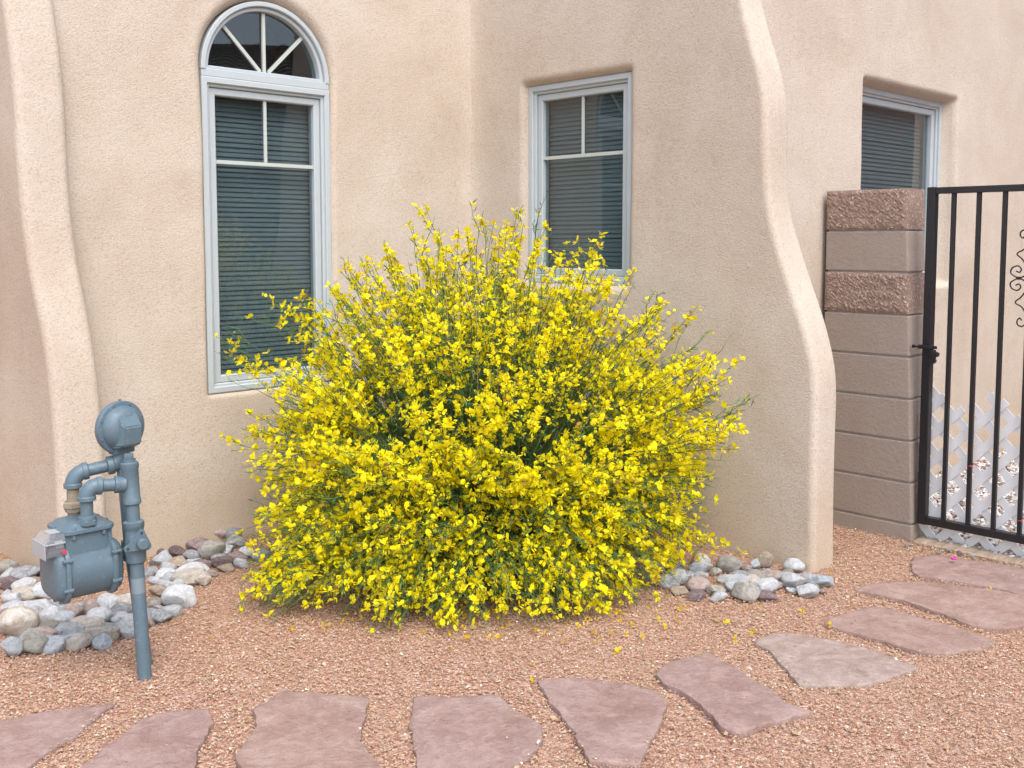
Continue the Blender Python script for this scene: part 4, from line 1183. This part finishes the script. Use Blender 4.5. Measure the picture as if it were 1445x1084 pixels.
def build_bush():
    g = np.random.default_rng(21)
    n = 900
    # stem tips spread over the dome
    az = g.uniform(0, 2 * np.pi, n); el = np.arcsin(g.uniform(-.52, .99, n))
    r = g.uniform(.70, 1.0, n); r = np.where(g.random(n) < .10, r * 1.06, r)
    dx, dy, dz = np.cos(el) * np.cos(az), np.cos(el) * np.sin(az), np.sin(el)
    sx = 1.06; sy = np.where(dy < 0, .82, .72)
    lump = 1 + .07 * np.sin(3 * az + 1.0) + .06 * np.sin(5 * az + el * 4)
    tip = np.column_stack([dx * sx * r * lump, dy * sy * r * lump, .46 + np.where(dz > 0, 1.04, .90) * dz * r])
    tip[:, 2] = np.maximum(tip[:, 2], .03 + .10 * g.random(n))
    # stems that reach past the rest, as they do along the outline of the bush
    low = np.column_stack([g.uniform(-.95, .75, 170), np.zeros(170), g.uniform(.02, .16, 170)])       # branches arching down to the ground in front
    low[:, 1] = -.91 * np.sqrt(np.maximum(.05, 1 - (np.abs(low[:, 0] + .16) / 1.0) ** 2.6)) * g.uniform(.80, 1.0, 170)
    mid = np.column_stack([g.uniform(-.85, .70, 150), np.zeros(150), g.uniform(.14, .66, 150)])       # and the front of the dome above them
    mid[:, 1] = -.84 * np.sqrt(np.maximum(.05, 1 - (np.abs(mid[:, 0] + .08) / 1.08) ** 2.4)) * g.uniform(.78, 1.0, 150)
    tip = np.vstack([tip, low, mid])
    T2 = np.repeat(np.array(TIPS) - BC, 3, axis=0); T2[:, 2] -= .06 * (T2[:, 2] > 1.2); T2[:, :2] *= .97; T2 += g.normal(0, .03, T2.shape); tip = np.vstack([tip, T2]); n = len(tip)
    # keep the bush off the walls
    wa_, wb_ = tip[:, 0] + BC[0] - CORNER[0], tip[:, 1] + BC[1] - CORNER[1]
    a = wa_ * UX + wb_ * UY; b = wa_ * UY - wb_ * UX
    sh = np.minimum(0, b - .10); tip[:, 0] -= sh * UY; tip[:, 1] += sh * UX
    sh = np.maximum(0, a + .10); tip[:, 0] -= sh * UX; tip[:, 1] -= sh * UY
    p0 = np.column_stack([g.normal(0, .13, n), g.normal(0, .11, n), np.zeros(n)])
    hr = np.hypot(tip[:, 0], tip[:, 1])
    p1 = p0 + (tip - p0) * .5; p1[:, 2] += .10 + .30 * hr * np.clip(1.1 - tip[:, 2], .15, 1)
    p1[:, :2] += g.normal(0, .05, (n, 2))
    green = np.array([.085, .150, .045]); brown = np.array([.105, .075, .045])
    gv = g.uniform(.75, 1.3, (n, 1))
    me = tubes('stems', p0, p1, tip, g.uniform(.0022, .0045, n), g.uniform(.0009, .0014, n), 12, brown * gv * .9, green * gv * 1.15, STEM, g)
    o = dobj('stems', me, bush); o['kind'] = 'stuff'
    # side twigs
    rep = 5; q0, q1, q2 = (np.repeat(v, rep, 0) for v in (p0, p1, tip)); m = len(q0)
    t = g.uniform(.34, .93, m); s0 = bez_p(q0, q1, q2, t); td = bez_t(q0, q1, q2, t)
    out = s0 - np.array([0, 0, .35]); out /= np.linalg.norm(out, axis=1, keepdims=True)
    d = td * 1.0 + out * .35 + g.normal(0, .38, (m, 3)); d[:, 2] += .12; d /= np.linalg.norm(d, axis=1, keepdims=True)
    ln = g.uniform(.13, .36, m) * np.clip(1.45 - t, .45, 1.1)
    s2 = s0 + d * ln[:, None]; s2[:, 2] = np.maximum(s2[:, 2], .03)
    s1 = s0 + d * (ln * .5)[:, None] + g.normal(0, .012, (m, 3)); s1[:, 2] += .015
    wx, wy = s2[:, 0] + BC[0] - CORNER[0], s2[:, 1] + BC[1] - CORNER[1]
    a = wx * UX + wy * UY; b = wx * UY - wy * UX
    sh = np.minimum(0, b - .05); s2[:, 0] -= sh * UY; s2[:, 1] += sh * UX
    sh = np.maximum(0, a + .05); s2[:, 0] -= sh * UX; s2[:, 1] -= sh * UY
    gv = g.uniform(.75, 1.35, (m, 1))
    me = tubes('twigs', s0, s1, s2, g.uniform(.0015, .0025, m), g.uniform(.0009, .0014, m), 6, green * gv, green * gv * 1.2, STEM, g)
    o = dobj('twigs', me, bush); o['kind'] = 'stuff'
    # narrow leaves
    k = 60000; i = g.integers(0, m, k); tt = g.random(k)
    lp = bez_p(s0[i], s1[i], s2[i], tt)
    half = k // 3; j = g.integers(0, n, half); lp[:half] = bez_p(p0[j], p1[j], tip[j], g.uniform(.3, 1, half))
    ld = d[i] + g.normal(0, .7, (k, 3)); ld /= np.linalg.norm(ld, axis=1, keepdims=True)
    wd = np.cross(ld, g.normal(0, 1, (k, 3))); wd /= np.linalg.norm(wd, axis=1, keepdims=True)
    L = g.uniform(.016, .046, k)[:, None]; Wd = g.uniform(.0013, .0029, k)[:, None]
    V = np.stack([lp, lp + ld * L * .5 + wd * Wd, lp + ld * L, lp + ld * L * .5 - wd * Wd], 1)
    cols = np.array([.078, .165, .058]) * g.uniform(.6, 1.6, (k, 1)) * np.array([1, 1, 1]) + g.uniform(0, .015, (k, 1)) * np.array([1.0, .6, 0])
    me = fast_mesh('leaves', V.reshape(-1, 3), np.arange(k * 4).reshape(-1, 4), LEAFM, False, np.repeat(cols, 4, axis=0))
    o = dobj('leaves', me, bush); o['kind'] = 'stuff'
    # flowers in loose spikes along the outer part of stems and twigs
    pos, fwd = [], []
    dens = g.uniform(.15, 1.0, n); dens[900:1220] *= .72
    def spikes(a0, a1, a2, dn, lo, spacing, mx):
        ln = np.linalg.norm(a2 - a0, axis=1)
        cnt = np.minimum((ln * (1 - lo) / spacing * dn).astype(int), mx)
        ii = np.repeat(np.arange(len(a0)), cnt); tt = lo + (1 - lo) * g.random(len(ii)) ** .8
        p = bez_p(a0[ii], a1[ii], a2[ii], tt); td = bez_t(a0[ii], a1[ii], a2[ii], tt)
        rad = np.cross(td, g.normal(0, 1, (len(ii), 3))); rad /= np.linalg.norm(rad, axis=1, keepdims=True)
        outw = p - np.array([0, 0, .3]); outw /= np.linalg.norm(outw, axis=1, keepdims=True)
        f = rad + .45 * outw + .15 * td
        pos.append(p + rad * g.uniform(.004, .012, (len(ii), 1))); fwd.append(f)
    spikes(p0, p1, tip, dens, .55, .017, 34)
    spikes(s0, s1, s2, np.repeat(dens, rep) * g.uniform(.3, 1.4, m) * (g.random(m) < .74), .30, .0128, 17)
    pos = np.vstack(pos); fwd = np.vstack(fwd); N = len(pos)
    # fewer flowers deep inside
    rel = pos - np.array([0, 0, .42]); e = np.sqrt((rel[:, 0] / 1.06) ** 2 + (rel[:, 1] / .80) ** 2 + (np.maximum(rel[:, 2], 0) / 1.06) ** 2)
    keep = g.random(N) < np.clip((e - .50) / .30, 0.0, 1)
    keep &= pos[:, 2] > .02
    pos, fwd = pos[keep], fwd[keep]; N = len(pos)
    size = .0158 + .0132 * g.random(N) ** .8
    fr = frames(fwd, g)
    cols = np.array([.93, .815, .008]) * g.uniform(.88, 1.05, (N, 1)); cols[:, 1] *= g.uniform(.92, 1.07, N)
    cols[:, 1] = np.minimum(cols[:, 1], cols[:, 0] * .92); cols = np.minimum(cols, .95)
    bud = g.random(N) < .13; size[bud] *= g.uniform(.40, .60, bud.sum()); cols[bud] *= np.array([.86, .93, 1.2])
    old = g.random(N) < .035; cols[old] = np.array([.55, .34, .06]) * g.uniform(.7, 1.1, (old.sum(), 1)); size[old] *= .75
    # the 300 flowers nearest the viewer on the outside of the bush are pieces of their own
    front = np.argsort(pos[:, 1] - .12 * pos[:, 2])[:900]
    pick = g.choice(front, 300, replace=False); mask = np.ones(N, bool); mask[pick] = False
    var = []
    for v in range(4):
        c = np.array([[.93, .815, .008]]) * (.92 + .05 * v)
        var.append(flower_mesh('flower', np.zeros((1, 3)), np.eye(3)[None], np.array([1.0]), c, g, .12))
    for q, ix_ in enumerate(pick):
        M = Matrix(((fr[ix_][0][0], fr[ix_][1][0], fr[ix_][2][0]), (fr[ix_][0][1], fr[ix_][1][1], fr[ix_][2][1]), (fr[ix_][0][2], fr[ix_][1][2], fr[ix_][2][2])))
        s = float(size[ix_]); dobj('flower', var[q % 4], bush, tuple(float(c) for c in pos[ix_]), M.to_euler(), (s, s, s))
    me = flower_mesh('flowers', pos[mask], fr[mask], size[mask], cols[mask], g)
    o = dobj('flowers', me, bush); o['kind'] = 'stuff'
    # dry straw-coloured stalks
    k = 46; az = g.uniform(0, 2 * np.pi, k); rr_ = g.uniform(.3, .95, k)
    e2 = np.column_stack([np.cos(az) * rr_, np.sin(az) * rr_ * .75, .30 + 1.18 * np.sqrt(np.maximum(0, 1 - (rr_ * .95) ** 2)) * g.uniform(.7, 1.02, k)])
    e2[0] = np.array([-.89, 4.60, 1.64]) - BC
    a = (e2[:, 0] + BC[0] - CORNER[0]) * UX + (e2[:, 1] + BC[1] - CORNER[1]) * UY; b = (e2[:, 0] + BC[0] - CORNER[0]) * UY - (e2[:, 1] + BC[1] - CORNER[1]) * UX
    ok = (a < -.08) & (b > .08); e2 = e2[ok]; k = len(e2)
    e0 = e2 * .35 + g.normal(0, .04, (k, 3)); e0[0] = np.array([-.30, 4.74, 1.22]) - BC
    e1 = (e0 + e2) / 2 + g.normal(0, .03, (k, 3)); e1[0] = (e0[0] + e2[0]) / 2 + np.array([.01, 0, .02])
    cc = np.array([.50, .40, .25]) * g.uniform(.7, 1.15, (k, 1))
    me = tubes('dry_stalks', e0, e1, e2, np.full(k, .0018), np.full(k, .0009), 8, cc, cc, STEM, g)
    o = dobj('dry_stalks', me, bush); o['kind'] = 'stuff'
    print('flowers', N)
build_bush()

# ------------------------------------------------------------------ litter
def build_petals():
    g = np.random.default_rng(3)
    P = np.array(PET); extra = np.column_stack([g.normal(-.05, .6, 100), 3.74 + g.normal(0, .13, 100)]); extra = extra[(extra[:, 1] > 3.35)]
    P = np.vstack([P, extra]); n = len(P)
    pos = np.column_stack([P, np.full(n, .012)]); f = g.normal(0, 1, (n, 3)); f[:, 2] *= .2
    fr = frames(f, g); cols = np.array([[.86, .62, .01]]) * g.uniform(.8, 1.05, (n, 1))
    me = flower_mesh('fallen_petals', pos, fr, g.uniform(.010, .019, n), cols, g)
    props(dobj('fallen_petals', me), 'scattered yellow petals fallen on the gravel round the bush', 'petals', kind='stuff')
build_petals()
MAG = m_paint('magenta_petal', (.62, .03, .36), .6)
pm = MB().loft([[(.011 * math.cos(t) * (1 + .2 * math.sin(3 * t)), .011 * math.sin(t), 0) for t in np.linspace(0, 5.6, 9)], [(.013 * math.cos(t), .012 * math.sin(t), .006 + .002 * math.sin(4 * t)) for t in np.linspace(0, 5.6, 9)]])
props(pm.build('petal', MAG, None, loc=(1.952, 4.44, .027)), 'single magenta petal lying on the flagstone nearest the gate', 'petal')
for q, (x, y, c, lb) in enumerate(((1.954, 4.612, 'gt', 'small tan grey stone beside the flagstone nearest the gate, leftmost of the row'), (2.012, 4.628, 'g', 'small grey stone between timber board and flagstone, second from the left'),
        (2.040, 4.585, 'm', 'tiny mauve stone between timber board and flagstone, third from the left'), (2.085, 4.548, 'lg', 'tiny pale stone between timber board and flagstone, fourth from the left'), (1.850, 4.716, 'o', 'small olive grey stone at the foot of the block pillar'))):
    me = rock_mesh(700 + q, True); me.materials.append(ROCK_M[c])
    o = dobj('stone', me, None, (x, y, .012), (0, 0, q), (.017, .012, .010)); props(o, lb, 'stone', 'small stones at the gate threshold')

# ------------------------------------------------------------------ neighbouring house across the yard, seen mirrored in the arched window
def build_neighbour():
    TILE = m_block('dark_clay_tile', (.19, .115, .095), (.27, .17, .14), None, .4); NW = m_block('neighbour_stucco', (.30, .22, .17), (.36, .27, .21), None, .4)
    cx_, cy_ = 7.6, 2.55; ang = math.atan2(-.265, .953)
    nb = empty('offview_house', (cx_, cy_, 0), ang)
    props(nb, 'low tile roofed house mirrored in the arched window glass', 'house')
    MB().box((.5, -6, -.1), (9.0, 6, 3.25)).build('wall', NW, nb)
    V = []; F = []; nx, ny = 14, 260
    for i in range(nx + 1):
        for j in range(ny + 1):
            x = 6.0 * i / nx; y = -6.4 + 12.8 * j / ny
            ph = (j % 10) / 10 * 2 * math.pi
            V.append((x, y, 3.34 + .30 * x + .045 * math.cos(ph)))
            V.append((x + 6.0 / nx * 1.02, y, 3.34 + .30 * (x + 6.0 / nx) - .035 + .045 * math.cos(ph)))
    k = 2 * (ny + 1)
    for i in range(nx):
        for j in range(ny):
            F.append((i * k + 2 * j, i * k + 2 * j + 1, i * k + 2 * j + 3, i * k + 2 * j + 2))
    mobj('roof', V, F, TILE, nb, True)
    MB().box((.05, -6.4, 3.16), (.12, 6.4, 3.30)).build('fascia', TILE, nb)
    MB().box((6.0, -6.4, 3.26), (6.2, 6.4, 5.12)).build('ridge_wall', NW, nb)
build_neighbour()
def build_added_house():  # added house out of view, blocks bright sky mirrored in the gate window
    NW = m_block('far_stucco', (.24, .175, .135), (.30, .22, .17), None, .4); TL = m_block('far_tile', (.11, .06, .05), (.17, .10, .08), None, .4)
    fh = empty('offview_house', (*h2w(7.6, 1.0), 0), ROT)
    props(fh, 'unseen tan house added to darken the reflection in the window behind the gate', 'house')
    MB().box((0, -6, -.1), (6, 5, 4.6)).build('wall', NW, fh)
    MB().loft([[(-.4, -6.4, 4.61), (6.4, -6.4, 4.61), (6.4, 5.4, 4.61), (-.4, 5.4, 4.61)], [(-.4, -6.4, 4.75), (6.4, -6.4, 4.75), (6.4, 5.4, 4.75), (-.4, 5.4, 4.75)], [(2.9, -3, 6.2), (3.1, -3, 6.2), (3.1, 2, 6.2), (2.9, 2, 6.2)]]).build('roof', TL, fh)
build_added_house()
